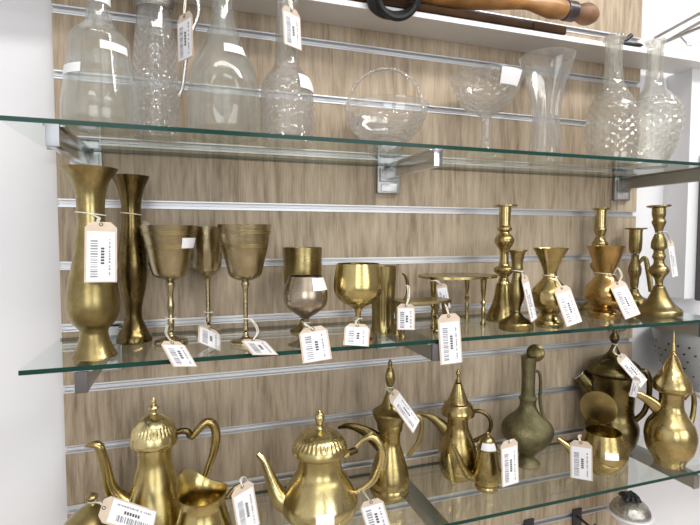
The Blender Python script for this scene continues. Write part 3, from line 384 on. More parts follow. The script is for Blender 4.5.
def body(key, mat, parent=None, name='body', prof='body', wall=None, zin=None, segs=48, fn=None, sub=5, label=None, deform=None, angle=45):
    d = D[key]; pts = smooth_profile(d['prof'][prof], sub)
    full = hollow(pts, wall, zin) if wall else pts
    zo = {}
    if fn and wall:
        n = len(pts); outer = set((round(z, 6), round(r, 6)) for z, r in pts); f0 = fn
        fn = lambda th, z, r: f0(th, z, r) if (round(z, 6), round(r, 6)) in outer else r
    b = B().lathe(full, segs, fn)
    if deform:
        for v in b.bm.verts: v.co = deform(v.co)
    if parent is None: return b.build(name, mat, None, angle=angle, label=label, loc=d['loc'], rotz=d['rot']), pts
    return b.build(name, mat, parent, angle=angle, label=label), pts
def split_body(key, mat, parent, cuts, prof='body', wall=None, zin=None, segs=48, fn=None, sub=5, parents=None, mats=None):
    """one turned profile as several parts, bottom to top: cuts = [(name, z of its top)...]; the last one may be hollow"""
    pts = smooth_profile(D[key]['prof'][prof], sub); out = []; i0 = 0
    for k, (nm, top) in enumerate(cuts):
        i1 = len(pts) - 1 if top is None else min(range(len(pts)), key=lambda i: abs(pts[i][0] - top))
        seg = pts[i0:i1 + 1]
        if wall and k == len(cuts) - 1: seg = hollow(seg, wall, zin)
        par = parent if not parents or parents[k] is None else out[parents[k]]
        out.append(B().lathe(seg, segs, fn).build(nm, mats[k] if mats else mat, par)); i0 = i1
    return out, pts
def zs(key, prof, i): return D[key]['prof'][prof][i][0]
def lid(key, mat, parent, i, segs=48, fn=None):
    return split_body(key, mat, parent, [('lid', zs(key, 'lid', i)), ('finial', None)], 'lid', segs=segs, fn=fn, parents=[None, 0])
def stand(name, key, label, cat, group=None):
    d = D[key]; return empty(name, d['loc'], d['rot'], label, cat, group)
def tubepart(key, path, mat, parent, name=None, flat=1., segs=14, label=None, ly=0., sub=5, open_end=False):
    pts = [(p[0], p[1] + ly, p[2], p[3]) for p in D[key]['path'][path]]
    return B().tube(pts, segs, flat=flat, sub=sub).build(name or path, mat, parent, label=label)

# ------------------------------------------------------------------ the room
def wall_boards():
    """slatwall: one continuous profile with a groove every 100 mm, extruded along X"""
    b = B(); W = 1.2; prof = []
    g = .0055
    zt, zb = .46, -1.36
    z = zt; prof.append((0, zt))
    k = 4
    while k >= -13:
        zc = k * .1
        if zc + g < zt and zc - g > zb: prof += [(0, zc + g), (.011, zc + g), (.011, zc - g), (0, zc - g)]
        k -= 1
    prof += [(0, zb), (.016, zb), (.016, zt)]
    a = [b.bm.verts.new((0, y, z)) for y, z in prof]; c = [b.bm.verts.new((W, y, z)) for y, z in prof]
    n = len(prof)
    for i in range(n): b.bm.faces.new((a[i], a[(i + 1) % n], c[(i + 1) % n], c[i]))
    b.bm.faces.new(a); b.bm.faces.new(c[::-1])
    return struct(b.build('wall_panel', 'oak', smooth=False))
wall_boards()
for i, k in enumerate(range(4, -14, -1)):
    zc = k * .1; g = .0055; b = B()
    prof = [(-.0012, g + .0012), (-.0012, g - .001), (.0085, g - .001), (.0085, .0012), (.006, .0008), (.006, -.0008), (.0085, -.0012), (.0085, -g + .001), (-.0012, -g + .001), (-.0012, -g - .0012), (.0004, -g - .0012), (.0004, -g), (.0102, -g), (.0102, g), (.0004, g), (.0004, g + .0012)]
    a = [b.bm.verts.new((.0005, y, zc + z)) for y, z in prof]; c = [b.bm.verts.new((1.1985, y, zc + z)) for y, z in prof]
    n = len(prof)
    for j in range(n): b.bm.faces.new((a[j], a[(j + 1) % n], c[(j + 1) % n], c[j]))
    b.bm.faces.new(a); b.bm.faces.new(c[::-1])
    struct(b.build('trim_%d' % (i + 1), 'alu', smooth=False))
struct(B().box(-2.2, 3.4, .0165, .10, -1.65, 1.35).build('wall_back', 'white', smooth=False))
struct(B().box(-2.3, -2.2, -4.0, .10, -1.65, 1.35).build('wall_left', 'white', smooth=False))
struct(B().box(3.4, 3.5, -4.0, .10, -1.65, 1.35).build('wall_right', 'shopwall', smooth=False))
b = B()   # far wall with two shop windows
b.box(-2.3, 3.5, -4.1, -4.0, -1.65, -.87); b.box(-2.3, 3.5, -4.1, -4.0, .97, 1.35)
for x0, x1 in ((-2.3, -1.72), (.02, .75), (2.69, 3.5)): b.box(x0, x1, -4.1, -4.0, -.87, .97)
struct(b.build('wall_front', 'shopwall', smooth=False))
struct(B().box(-2.3, 3.5, -4.1, .10, -1.75, -1.65).build('floor', 'floor', smooth=False))
struct(B().box(-2.3, 3.5, -4.1, .10, 1.35, 1.45).build('ceiling', 'white', smooth=False))
# white ledge board above the slatwall, white upright beyond its right edge
struct(B().box(-.35, 1.62, -.078, .0, .036, .046, .001).build('trim_ledge', 'ledge', smooth=False))
struct(B().box(1.305, 1.40, -.045, .0165, -.50, .036).build('trim_upright', 'white', smooth=False))

# ------------------------------------------------------------------ shelves and brackets
def glass_shelf(z, x0, x1, label):
    b = B(); t = .006
    b.box(x0, x1, -.2, -.0016, z - t, z)
    b.bm.faces.ensure_lookup_table()
    for f in b.bm.faces:
        f.normal_update()
        f.material_index = 1 if abs(f.normal.y) > .5 else 0
    return tag(b.build('glass_shelf', ['glass', 'edge'], smooth=False), label, 'shelf', 'glass shelves on the slatwall')
glass_shelf(S1, -.012, 1.2, 'top glass shelf with green edge, holding clear crystal decanters')
glass_shelf(S2, -.002, 1.2, 'middle glass shelf with green edge, holding brass goblets and candlesticks')
glass_shelf(S3, -.002, 1.2, 'bottom glass shelf holding brass teapots and coffee pots')
def bracket(x, z, label, arm='chrome', nose='nose'):
    z -= .0062
    r = empty('shelf_bracket', (x, 0, z), 0, label, 'bracket', 'shelf brackets hooked in the slatwall')
    b = B(); a = [(-.0085, -.008), (-.0085, -.204), (.0085, -.204), (.0085, -.008)]
    # arm: deep at the wall, slightly shallower at the nose, with a folded top flange
    b.box(-.007, .007, -.200, -.008, -.027, -.0015, .0012); b.box(-.012, .012, -.198, -.008, -.0025, 0., .0008)
    b.build('arm', arm, r)
    B().box(-.0075, .0075, -.2045, -.2, -.0275, -.0005, .001).build('nose_cap', nose, r, label='metal end cap')
    b = B(); b.box(-.023, .023, -.009, -.0015, -.052, -.0006, .0012); b.box(-.019, .019, -.014, -.009, -.030, -.004, .001); b.build('wall_plate', 'steel', r)
    B().box(-.016, .016, -.0112, -.009, -.049, -.034, .001).build('locking_tab', 'alu', r)
    zg = round(z * 10) / 10 - z
    B().box(-.018, .018, -.00145, -.00125, -.012, zg + .002).box(-.018, .018, -.00145, .0045, zg - .0016, zg + .0016).build('hook_lip', 'steel', r)
    return r
for z, nm in ((S1, 'top'), (S2, 'middle'), (S3, 'bottom')):
    for x, side in zip({S1: (.043, .563, 1.147), S2: (.066, .563, 1.147), S3: (.05, .585, 1.145)}[z], ('left', 'middle', 'right')):
        if (nm, side) == ('bottom', 'left'): continue
        bracket(x, z, {('top', 'left'): 'chrome bracket under the left end of the top glass shelf',
            ('top', 'middle'): 'chrome bracket under the middle of the top glass shelf, on bare wood panel',
            ('top', 'right'): 'grey metal bracket under the right end of the top glass shelf',
            ('middle', 'left'): 'dark bracket below the two brass vases, left end of the middle shelf',
            ('middle', 'middle'): 'bracket under the middle glass shelf, behind the long hanging price tag',
            ('middle', 'right'): 'dark bracket under the right end of the middle shelf, above the white wall',
            ('bottom', 'middle'): 'bracket seen through the bottom glass shelf beside the slim coffee pot',
            ('bottom', 'right'): 'bracket under the right end of the bottom shelf below the hammered pot'}[(nm, side)], 'chrome' if nm == 'top' and side != 'right' else 'steel', {'top': 'chrome' if side == 'middle' else 'nose', 'middle': 'frame', 'bottom': 'steel'}[nm])

# ------------------------------------------------------------------ price tags
TAGLABEL = {
 'tall_vase': 'price tag on brown card hanging on the tall brass vase', 'dark_vase': 'price tag half hidden behind the dark bronze vase',
 'left_goblet': 'price tag hanging over the shelf edge from the left etched goblet', 'rear_goblet': 'small white price tag below the rear fluted goblet, lying on the glass',
 'right_goblet': 'price tag tilted on the glass below the right etched goblet', 'chalice': 'price tag at the foot of the tarnished chalice',
 'brandy': 'price tag hanging from the stem of the shiny round brandy goblet', 'front_trivet': 'white price tag standing under the low brass trivet',
 'rear_stool': 'folded white tag hanging from the left end of the taller brass stand', 'stool_large': 'long price tag hanging in front of the middle shelf edge',
 'small_candlestick': 'price tag seen edge-on against the small front candlestick', 'small_vase': 'price tag leaning on the small trumpet-necked brass vase',
 'copper_vase': 'price tag hanging from the coppery vase with wide neck', 'right_candlestick': 'white tag hanging behind the rightmost candlestick',
 'sugar': 'price tag lying across the domed sugar bowl lid, lower left', 'jug': 'price tag tied to the handle of the open cream jug',
 'teapot': 'price tag hanging below the handle of the round teapot', 'slim_dallah': 'narrow slanting tag tied to the finial of the slim coffee pot',
 'tiny_creamer': 'price tag beside the tiny lidded brass pot', 'scuttle': 'large white price tag in front of the open-lidded brass pot',
 'dark_dallah_upper': 'slanting white tag tied to the finial of the dark coffee pot', 'dark_dallah_lower': 'short white tag below the slanting one, right side of dark coffee pot',
 'jug_tag': 'price tag hanging beside the silver-collared cut glass jug', 'decanter_tag': 'price tag on the neck of the diamond-cut decanter'}
def price_tag(key):
    t = TAG[key]; c = Vector(t['c']); u = Vector(t['u']).normalized(); v = Vector(t['v']).normalized(); n = u.cross(v).normalized(); v = n.cross(u)
    w, h = t['w'], t['h']; g = 'price tags on the wares'
    r = empty('price_tag', c, 0, TAGLABEL[key], 'price tag', g)
    rel = lambda a, b, d=0.: u * a + v * b + n * d
    th = .0006; ch = w * .20; b = B()
    out = [(-w / 2, -h / 2), (w / 2, -h / 2), (w / 2, h / 2 - ch), (w / 2 - ch, h / 2), (-w / 2 + ch, h / 2), (-w / 2, h / 2 - ch)]
    b.poly([rel(x, y) for x, y in out], n, th); b.build('card', 'kraft', r, smooth=False)
    lw, lh = w * .87, h * .82; yo = -h * .075
    b = B().poly([rel(x, y + yo, th) for x, y in ((-lw / 2, -lh / 2), (lw / 2, -lh / 2), (lw / 2, lh / 2), (-lw / 2, lh / 2))], n, .0004); pl = b.build('paper_label', 'label', r, smooth=False)
    # bar code down the left of the label, price line and small print beside it (all turned a quarter)
    b = B(); y = -lh * .42; rr = random.Random(sum(map(ord, key)))
    while y < lh * .34:
        d = rr.choice((.0009, .0014, .0022)); b.quadbox(rel(-lw * .24, y + yo + d / 2, th + .0003), u, v, n, lw * .26, d, .0002); y += d + rr.choice((.0009, .0014, .0018))
    b.build('barcode', 'greyink', pl, smooth=False)
    b = B(); y = -lh * .16
    while y < lh * .16:
        b.quadbox(rel(lw * .06, y + yo + .0015, th + .0003), u, v, n, lw * .13, .0026, .0002); y += .0038
    b.build('price_print', 'ink', pl, smooth=False)
    b = B(); y = -lh * .40
    while y < lh * .36:
        d = rr.choice((.001, .002, .003)); b.quadbox(rel(lw * .31, y + yo + d / 2, th + .0003), u, v, n, lw * .07, d, .0002); y += d + rr.choice((.001, .0012, .003))
    b.build('small_print', 'greyink', pl, smooth=False)
    B().torus(rel(0, h / 2 - ch * .45, th * .9), w * .055, .0005, 14, Matrix((u, v, n)).transposed()).build('eyelet', 'ink', r)
    if t['att']:
        b = B(); s0 = rel(0, h / 2 - ch * .45, .0008)
        p = [tuple(s0) + (.0008,)] + [tuple(Vector(q) - c) + (.0008,) for q in t['att'][1:]]
        if 'loop' in t:
            L_ = t['loop']; p[-1] = (L_[0] - c.x, L_[1] - L_[3] - c.y, L_[2] - c.z, .0008)
        b.tube(p, 6, sub=4)
        if len(p) > 2: b.tube([(q[0] + .0022 * (1 if 0 < i < len(p) - 1 else 0), q[1] - .0006, q[2], q[3]) for i, q in enumerate(p)], 6, sub=4)
        if 'loop' in t:
            L_ = t['loop']; b.torus((L_[0] - c.x, L_[1] - c.y, L_[2] - c.z), L_[3], .0008, 28, Matrix.Rotation(.12, 3, 'Y'))
        b.build('string', 'string', r)
for k in TAG: price_tag(k)

# ------------------------------------------------------------------ top shelf: crystal
CG = 'crystal decanters on the top shelf'
t = stand('decanter', 'decanter_plain', 'clear bell-shaped glass decanter at the left end of the top shelf', 'decanter', CG)
_, p = body('decanter_plain', 'crystal', t, wall=.0032, zin=.008, segs=64, fn=flutes(.02, .16, .05, 10))
body('decanter_plain', 'crystal', t, 'stopper', 'stopper', segs=40)
sticker(t, p, D['decanter_plain']['stick']['price_sticker']); sticker(t, p, D['decanter_plain']['stick']['label'], 'paper_label')
q = D['decanter_plain']['stick']['band']; sticker(t, p, q, 'neck_label')
t = stand('claret_jug', 'claret_jug', 'tall cut glass jug with silver collar and handle', 'jug')
_, p = body('claret_jug', 'cut', t, wall=.004, zin=.01, segs=180, sub=16, angle=9, fn=diamonds(.004, .150, .0034, 15, 11))
body('claret_jug', 'collar', t, 'collar', 'collar', label='tarnished silver collar'); body('claret_jug', 'silver', t, 'lid', 'lid')
tubepart('claret_jug', 'handle', 'silver', t)
t = stand('decanter', 'decanter_bell', 'broad clear decanter with wide cut base and long neck, left of the diamond-cut one', 'decanter', CG)
_, p = body('decanter_bell', 'crystal', t, wall=.0035, zin=.008, segs=72, sub=7, fn=flutes(.012, .115, .07, 8))
body('decanter_bell', 'crystal', t, 'stopper', 'stopper', segs=40); sticker(t, p, D['decanter_bell']['stick']['price_sticker'])
t = stand('decanter', 'decanter_diamond', 'square-shouldered decanter with diamond-cut body and price tag on its neck', 'decanter', CG)
_, p = body('decanter_diamond', 'cut', t, wall=.004, zin=.01, segs=180, sub=16, angle=9, fn=diamonds(.003, .098, .0032, 15, 8))
body('decanter_diamond', 'crystal', t, 'stopper', 'stopper', segs=40); sticker(t, p, D['decanter_diamond']['stick']['price_sticker'])
t = stand('glass_basket', 'glass_basket', 'pressed glass basket with a high arched handle', 'basket')
body('glass_basket', 'cut', t, 'bowl', wall=.004, zin=.012, segs=180, sub=16, angle=9, fn=diamonds(.004, .062, .0032, 16, 5))
b = B()
hp = D['glass_basket']['path']['handle']
for s in (0, 1):
    q = spline4([tuple(x) for x in hp], 8)
    b.tube([(x[0] + .0012 * math.sin(i * .55 + s * PI), .0022 * math.cos(i * .55 + s * PI), x[2] + .0012 * math.cos(i * .55 + s * PI), .0027) for i, x in enumerate(q)], 8, smooth=False)
b.build('handle', 'cut', t, label='twisted glass handle')
t = stand('footed_bowl', 'compote', 'footed crystal bowl on a short stem, left of the flared vase', 'bowl')
_, p = body('compote', 'cut', t, wall=.0035, zin=.075, segs=168, sub=14, angle=9, fn=diamonds(.078, .15, .003, 14, 5))
sticker(t, p, D['compote']['stick']['price_sticker'])
o, p = body('flared_vase', 'cut', None, 'crystal_vase', wall=.004, zin=.014, segs=80, sub=7, fn=flutes(.004, .17, .12, 9))
tag(o, 'flared crystal vase with narrow waist, between footed bowl and decanters', 'vase')
t = stand('decanter', 'decanter_slender', 'decanter with bulbous cut body and ribbed neck, second from the right end', 'decanter', CG)
_, p = body('decanter_slender', 'amber', t, wall=.004, zin=.01, segs=180, sub=16, angle=9, fn=diamonds(.02, .145, .0034, 14, 8))
body('decanter_slender', 'amber', t, 'stopper', 'stopper', segs=40)
o, p = body('decanter_globe', 'amber', None, 'decanter', wall=.004, zin=.012, segs=180, sub=16, angle=9, fn=diamonds(.03, .135, .0034, 15, 7))
tag(o, 'globe-bodied cut decanter on a narrow base at the right end of the top shelf', 'decanter', CG)

# ------------------------------------------------------------------ middle shelf: brass
o, p = body('vase_tall', 'brass_d', None, 'brass_vase', wall=.0016, zin=.02)
tag(o, 'tall brass vase with flared rim and pear body, left end of middle shelf', 'vase')
o, p = body('vase_dark', 'bronze', None, 'brass_vase', wall=.0016, zin=.02)
tag(o, 'tall dark bronze vase standing behind the lighter one', 'vase')
GG = 'etched goblets on the middle shelf'
for key, lab, zi, fn in (('goblet_left', 'etched goblet with knobbed twisted stem, next to the dark vase', .098, None),
        ('goblet_rear', 'smaller fluted goblet standing between and behind two etched goblets', .094, flutes(.09, .14, .10, 12)),
        ('goblet_right', 'etched goblet with thin plain stem and wide rim, right of the fluted one', .098, None)):
    t = stand('goblet', key, lab, 'goblet', GG)
    k = 4 if key == 'goblet_left' else 6
    _, p = split_body(key, 'etched', t, [('foot', zs(key, 'body', 3)), ('stem', zs(key, 'body', {'goblet_left': 10, 'goblet_rear': 6, 'goblet_right': 7}[key])), ('bowl', None)], wall=.0014, zin=zi, fn=fn)
    if key != 'goblet_rear':
        b = B(); zt = p[-1][0]
        for dz in (.010, .013, .030, .033): b.torus((0, 0, zt - dz), r_at(p, zt - dz) + .0002, .0006, 48)
        b.build('engraved_band', 'brass_d', t)
    if 'price_sticker' in D[key]['stick']: sticker(t, p, D[key]['stick']['price_sticker'])
t = stand('chalice', 'chalice', 'tarnished silver-pink chalice with short stem and white sticker', 'goblet')
_, p = split_body('chalice', 'plated', t, [('foot', zs('chalice', 'body', 4)), ('bowl', None)], wall=.0014, zin=.06); sticker(t, p, D['chalice']['stick']['price_sticker'])
t = stand('goblet', 'cup_behind', 'straight-sided greenish brass goblet rising behind the tarnished chalice', 'goblet')
split_body('cup_behind', 'brass_d', t, [('foot', zs('cup_behind', 'body', 3)), ('bowl', None)], wall=.0014, zin=.065)
t = stand('goblet', 'brandy_goblet', 'shiny round-bowled brass brandy goblet on a thin stem', 'goblet')
split_body('brandy_goblet', 'brass_b', t, [('foot', zs('brandy_goblet', 'body', 3)), ('stem', zs('brandy_goblet', 'body', 4)), ('bowl', None)], wall=.0016, zin=.062)
t = stand('beaker', 'fluted_beaker', 'upright fluted brass beaker half hidden behind the shiny brandy goblet', 'beaker')
body('fluted_beaker', 'brass_d', t, wall=.0015, zin=.01, segs=72, fn=flutes(.004, .09, .12, 12))
def turned_leg(h, r):
    return [(0, r * .9), (h * .06, r * .9), (h * .12, r * .55), (h * .3, r * .75), (h * .42, r * .5), (h * .48, r * .95), (h * .54, r * .5), (h * .75, r * .85), (h * .9, r * 1.0), (h, r * 1.15)]
def trivet(name, label, x0, x1, y0, y1, h, legs, mat, rnd):
    cx, cy = (x0 + x1) / 2, (y0 + y1) / 2
    t = empty(name, (cx, cy, S2), 0, label, 'trivet', 'small brass stands on the middle shelf')
    b = B(); pts = []; hx, hy = (x1 - x0) / 2, (y1 - y0) / 2
    for i in range(40):
        a = 2 * PI * i / 40; ca, sa = math.cos(a), math.sin(a)
        k = 1 / max((abs(ca) ** rnd + abs(sa) ** rnd) ** (1 / rnd), 1e-6)
        pts.append((hx * ca * k, hy * sa * k, h - .003))
    b.poly(pts, (0, 0, 1), .0045)
    b.build('plate', mat, t, angle=30)
    for lx, ly in legs:
        B().lathe(smooth_profile([list(q) for q in turned_leg(h - .005, .0055)], 3), 16, M4=Matrix.Translation((lx - cx, ly - cy, 0))).build('leg', mat, t)
    return t
t = trivet('trivet', 'low brass trivet with curled handle in front of the taller stand', .508, .603, -.192, -.140, .0605, ((.516, -.178), (.592, -.178), (.518, -.152), (.590, -.152)), 'brass_d', 4)
cx, cy = (.508 + .603) / 2, -.166
B().tube([(.527 - cx, .006, .058, .002), (.533 - cx, .006, .070, .0024), (.533 - cx, .006, .086, .0026), (.529 - cx, .006, .098, .0022), (.523 - cx, .006, .103, .0014)], 10).build('handle', 'bronze', t, label='dark curled handle')
trivet('trivet', 'taller brass stand on turned legs beside the tall candlestick', .600, .748, -.132, -.028, .0915, ((.6045, -.114), (.706, -.116), (.718, -.042)), 'brass', 2.6)
CS = 'brass candlesticks on the middle shelf'
def candlestick(key, lab, cuts, mat='brass', square=None):
    t = stand('candlestick', key, lab, 'candlestick', CS)
    pts = smooth_profile(D[key]['prof']['body'], 5); top = pts[-1]
    full = list(pts) + [(top[0], .0062), (top[0] - .018, .0058), (top[0] - .018, 0.)]
    fn = None
    if square:
        def fn(th, z, r):
            if z > square: return r
            k = min(1., (square - z) / .004); c8 = PI / 4 * .5
            a = (th % (PI / 4)) - PI / 8
            return r * (1 - k * (1 - math.cos(PI / 8) / math.cos(a)))
    zb, zc = zs(key, 'body', cuts[0]), zs(key, 'body', cuts[1])
    ib = min(range(len(pts)), key=lambda i: abs(pts[i][0] - zb)); ic = min(range(len(pts)), key=lambda i: abs(pts[i][0] - zc))
    B().lathe(full[:ib + 1], 48, fn).build('base', mat, t); B().lathe(full[ib:ic + 1], 48).build('stem', mat, t); B().lathe(full[ic:], 48).build('socket', mat, t)
    return t
candlestick('candlestick_tall', 'tall brass candlestick right of the taller stand', (7, 20), 'brass')
candlestick('candlestick_small', 'short brass candlestick in front of the tall one', (4, 10), 'brass_d', .012)
candlestick('candlestick_rear', 'tall candlestick standing behind the coppery vase', (4, 11), 'brass')
t = candlestick('candlestick_mid', 'candlestick with side handle between the coppery vase and the rightmost candlestick', (4, 11), 'brass_d')
tubepart('candlestick_mid', 'handle', 'brass_d', t, 'handle', .5)
t = candlestick('candlestick_right', 'tall ringed candlestick on a spreading round foot, right end of the middle shelf', (7, 20), 'brass_d')
t.rotation_euler.y = -.03                                  # it leans a little
o, p = body('vase_small', 'brass', None, 'brass_vase', wall=.0016, zin=.02); tag(o, 'small trumpet-necked brass vase with round body, right of the short candlestick', 'vase')
o, p = body('vase_copper', 'copper', None, 'brass_vase', wall=.0016, zin=.02); tag(o, 'squat coppery vase with wide neck and ringed body', 'vase')

# ------------------------------------------------------------------ bottom shelf: pots
def ribs(z0, z1, n=34, amp=.06):
    return flutes(z0, z1, amp, n)
DP = D['coffee_pot']
t = stand('coffee_pot', 'coffee_pot', 'tall brass coffee pot with ribbed domed lid, leftmost spouted pot on the bottom shelf', 'coffee pot')
body('coffee_pot', 'soft', t, segs=64)
lp = DP['prof']['lid']; lid('coffee_pot', 'soft', t, 8, 170, ribs(lp[4][0] - .001, lp[5][0] + .001))
tubepart('coffee_pot', 'spout', 'brass', t); tubepart('coffee_pot', 'handle', 'brass', t); tubepart('coffee_pot', 'hinge', 'bronze', t, label='dark hinge')
t = stand('sugar_bowl', 'sugar_bowl', 'round brass sugar bowl with domed lid and knob in the lower left corner', 'bowl')
body('sugar_bowl', 'brass_d', t, wall=.0018, zin=.02); lid('sugar_bowl', 'brass_d', t, 7)
t = stand('cream_jug', 'cream_jug', 'open brass cream jug with raised pouring lip in front of the tall coffee pot', 'jug')
zt = D['cream_jug']['prof']['body'][-1][0]
def lip(co):
    k = (co.z - (zt - .022)) / .022
    if k <= 0: return co
    r = math.hypot(co.x, co.y)
    if r < .006: return co
    ph = math.atan2(co.y, co.x); d = (ph - math.radians(128) + PI) % (2 * PI) - PI
    e = math.exp(-(d / .62) ** 2) * k * k; d2 = (ph - math.radians(-10) + PI) % (2 * PI) - PI
    e2 = math.exp(-(d2 / .5) ** 2) * k * k
    return Vector((co.x * (1 + .16 * e), co.y * (1 + .16 * e), co.z + .024 * e + .006 * e2))
body('cream_jug', 'brass_b', t, wall=.0016, zin=.02, segs=72, sub=7, deform=lip); tubepart('cream_jug', 'handle', 'brass', t)
t = stand('teapot', 'teapot', 'round brass teapot with ribbed lid and white sticker, centre of the bottom shelf', 'teapot')
_, p = body('teapot', 'soft', t, segs=72)
lp = D['teapot']['prof']['lid']; lid('teapot', 'soft', t, 9, 170, ribs(lp[4][0] - .002, lp[5][0] + .001))
tubepart('teapot', 'spout', 'soft', t); tubepart('teapot', 'handle', 'soft', t); tubepart('teapot', 'thumb_rest', 'soft', t, flat=.7); tubepart('teapot', 'hinge', 'bronze', t, label='dark hinge')
sticker(t, p, D['teapot']['stick']['price_sticker'])
DG = 'spouted coffee pots with pointed lids'
t = stand('coffee_pot', 'dallah_slim', 'slim long-necked brass coffee pot with pointed finial behind the round teapot', 'coffee pot', DG)
body('dallah_slim', 'brass', t); lid('dallah_slim', 'brass_d', t, 9); tubepart('dallah_slim', 'spout', 'bronze', t, flat=.55); tubepart('dallah_slim', 'handle', 'brass_d', t, flat=.7)
t = stand('coffee_pot', 'dallah_leaf', 'brass coffee pot with conical lid and looped handle, below the long hanging tag', 'coffee pot', DG)
body('dallah_leaf', 'brass', t); lid('dallah_leaf', 'brass', t, 8); tubepart('dallah_leaf', 'spout', 'brass_d', t, flat=.55); tubepart('dallah_leaf', 'handle', 'bronze', t)
tubepart('dallah_leaf', 'leaf', 'brass_b', t, 'leaf_ornament', ly=-.034)
t = stand('miniature_pot', 'creamer_tiny', 'tiny lidded brass pot with straight spout in front of the conical-lid coffee pot', 'pot')
_, p = body('creamer_tiny', 'brass', t); _, pl = lid('creamer_tiny', 'brass_d', t, 5); tubepart('creamer_tiny', 'spout', 'brass', t); tubepart('creamer_tiny', 'handle', 'brass_d', t)
sticker(t, pl, D['creamer_tiny']['stick']['price_sticker'])
t = stand('ewer', 'ewer', 'grey engraved ewer with long neck and raised disc lid', 'ewer')
body('ewer', 'engraved', t, segs=64); tubepart('ewer', 'handle', 'engraved', t)
lx, lz = D['ewer']['pt']['lid']
b = B().lathe([(-.0012, .0), (-.0012, .0165), (.0004, .0175), (.0016, .0165), (.003, .010), (.0045, 0.)], 40, M4=Matrix.Translation((lx, .004, lz)) @ Matrix.Rotation(math.radians(78), 4, 'X')); b.build('lid', 'dark', t, label='round flat lid standing open')
B().tube([(lx - .004, .006, lz - .016, .0018), (lx - .006, .006, lz - .022, .002)], 8).build('hinge', 'engraved', t)
t = stand('coffee_pot', 'dallah_dark', 'large blackened brass coffee pot with wide lid, behind the open-lidded pot', 'coffee pot', DG)
body('dallah_dark', 'dark', t); lid('dallah_dark', 'dark', t, 8)
b = B(); sp = [(q[0], 0., q[2], q[3]) for q in D['dallah_dark']['path']['spout']]
b.tube(sp, 20, flat=.8, caps=False); b.build('spout', 'dark', t)
e = sp[-1]; dv = (Vector(sp[-1][:3]) - Vector(sp[-2][:3])).normalized()
B().torus((e[0], e[1], e[2]), e[3], .0016, 24, Vector((0, 0, 1)).rotation_difference(dv).to_matrix(), 1., .8).build('spout_rim', 'silver', t, label='bright worn spout rim')
tubepart('dallah_dark', 'handle', 'dark', t)
t = stand('lidded_pot', 'scuttle', 'small round brass pot with its lid hinged open and a stubby spout', 'pot')
_, p = body('scuttle', 'brass', t, wall=.0016, zin=.012); tubepart('scuttle', 'spout', 'brass', t)
zr = D['scuttle']['prof']['body'][-1][0]; rr = D['scuttle']['prof']['body'][-1][1]
b = B().lathe([(-.001, 0.), (-.001, rr * .8), (0., rr), (.0016, rr), (.006, rr * .8), (.010, rr * .45), (.0115, 0.)], 48,
    M4=Matrix.Translation((D['scuttle']['pt']['lid'][0], rr * .95, zr + rr * 1.0)) @ Matrix.Rotation(math.radians(-82), 4, 'X') @ Matrix.Diagonal((1.02, 1.08, 1., 1.)))
b.build('lid', 'brass_d', t, label='domed lid standing open')
B().tube([(-.006, rr * 1.0, zr, .002), (.006, rr * 1.0, zr, .002)], 10).build('hinge', 'bronze', t)
sticker(t, p, D['scuttle']['stick']['price_sticker'])
t = stand('coffee_pot', 'dallah_hammered', 'bright hammered brass coffee pot with bulbous body at the right end', 'coffee pot', DG)
body('dallah_hammered', 'hammer', t, segs=64); lp = D['dallah_hammered']['prof']['lid']; lid('dallah_hammered', 'hammer', t, 8)
tubepart('dallah_hammered', 'spout', 'brass', t, flat=.6); tubepart('dallah_hammered', 'handle', 'brass_d', t)
zf = lp[8][0]
for s in (-1, 1):
    B().tube([(0, -.004, zf + .004, .0011), (s * .008, -.008, zf - .006, .0011), (s * .015, -.010, zf - .026, .0011), (s * .016, -.016, zf - .040, .0011)], 8).build('string_loop', 'copper', t)  # two loops of tag string hanging from the finial, in a copper tone

# ------------------------------------------------------------------ on the white ledge
w = M_['wood']; t = empty('carved_wood_piece', (w['prof'][2][0], w['y'], w['z']), 0, 'long honey-coloured turned wooden piece with round knob end on the white ledge', 'wooden ornament')
x0 = w['prof'][2][0]
def along(idx, mat, name, lab=None):
    pr = w['prof'][idx[0]:idx[1]]
    q = spline4([(x0 - a, r) for a, r in pr], 4) if len(pr) > 2 else [(x0 - a, r) for a, r in pr]
    B().lathe([(a, max(r, 0)) for a, r in q], 40, M4=Matrix.Rotation(-PI / 2, 4, 'Y')).build(name, mat, t, label=lab)
along((7, 19), 'wood', 'body'); along((0, 6), 'knob', 'knob', 'worn round wooden knob'); along((5, 8), 'band', 'collar', 'dark metal band')
b = B(); zb = .0462 - w['z']
for a0, a1, hh in ((-.14, -.06, .016), (-.52, -.14, .013)):
    b.box(a0, a1, -.012, .016, zb, zb + hh, .004)
b.build('base_rail', 'wood_d', t, label='dark wooden rail under the body')
c = M_['cord']; b = B(); cc = Vector(c['p'][0]); rx = (c['p'][1][0] - c['p'][2][0]) / 2; mx_ = (c['p'][1][0] + c['p'][2][0]) / 2
for k in range(4):
    pts = []
    for i in range(40):
        a = 2 * PI * i / 40
        pts.append((mx_ + (rx - .003 * k) * math.cos(a), -.094 - .0035 * k - .016 * math.sin(a), .054 + (.024 + .002 * k) * math.sin(a) + .004 * math.cos(a + k), .0062))
    b.tube(pts, 8, True, 1, smooth=False)
b.build('cord', 'black', t, label='coil of black cord hanging over the ledge edge').location = (-t.location.x, -t.location.y, -t.location.z)
t = empty('tongs', (1.09, -.060, .0462), 0, 'pair of black handles lying behind the neck of a decanter', 'tongs')
B().tube([(-.045, .002, .006, .0048), (-.014, .0, .014, .005), (.010, -.002, .030, .0048)], 12).build('arm', 'rubber', t)
B().tube([(-.045, -.012, .005, .0048), (-.01, -.013, .0052, .0048), (.016, -.014, .006, .0044), (.030, -.014, .0072, .0012)], 12).build('arm', 'rubber', t)
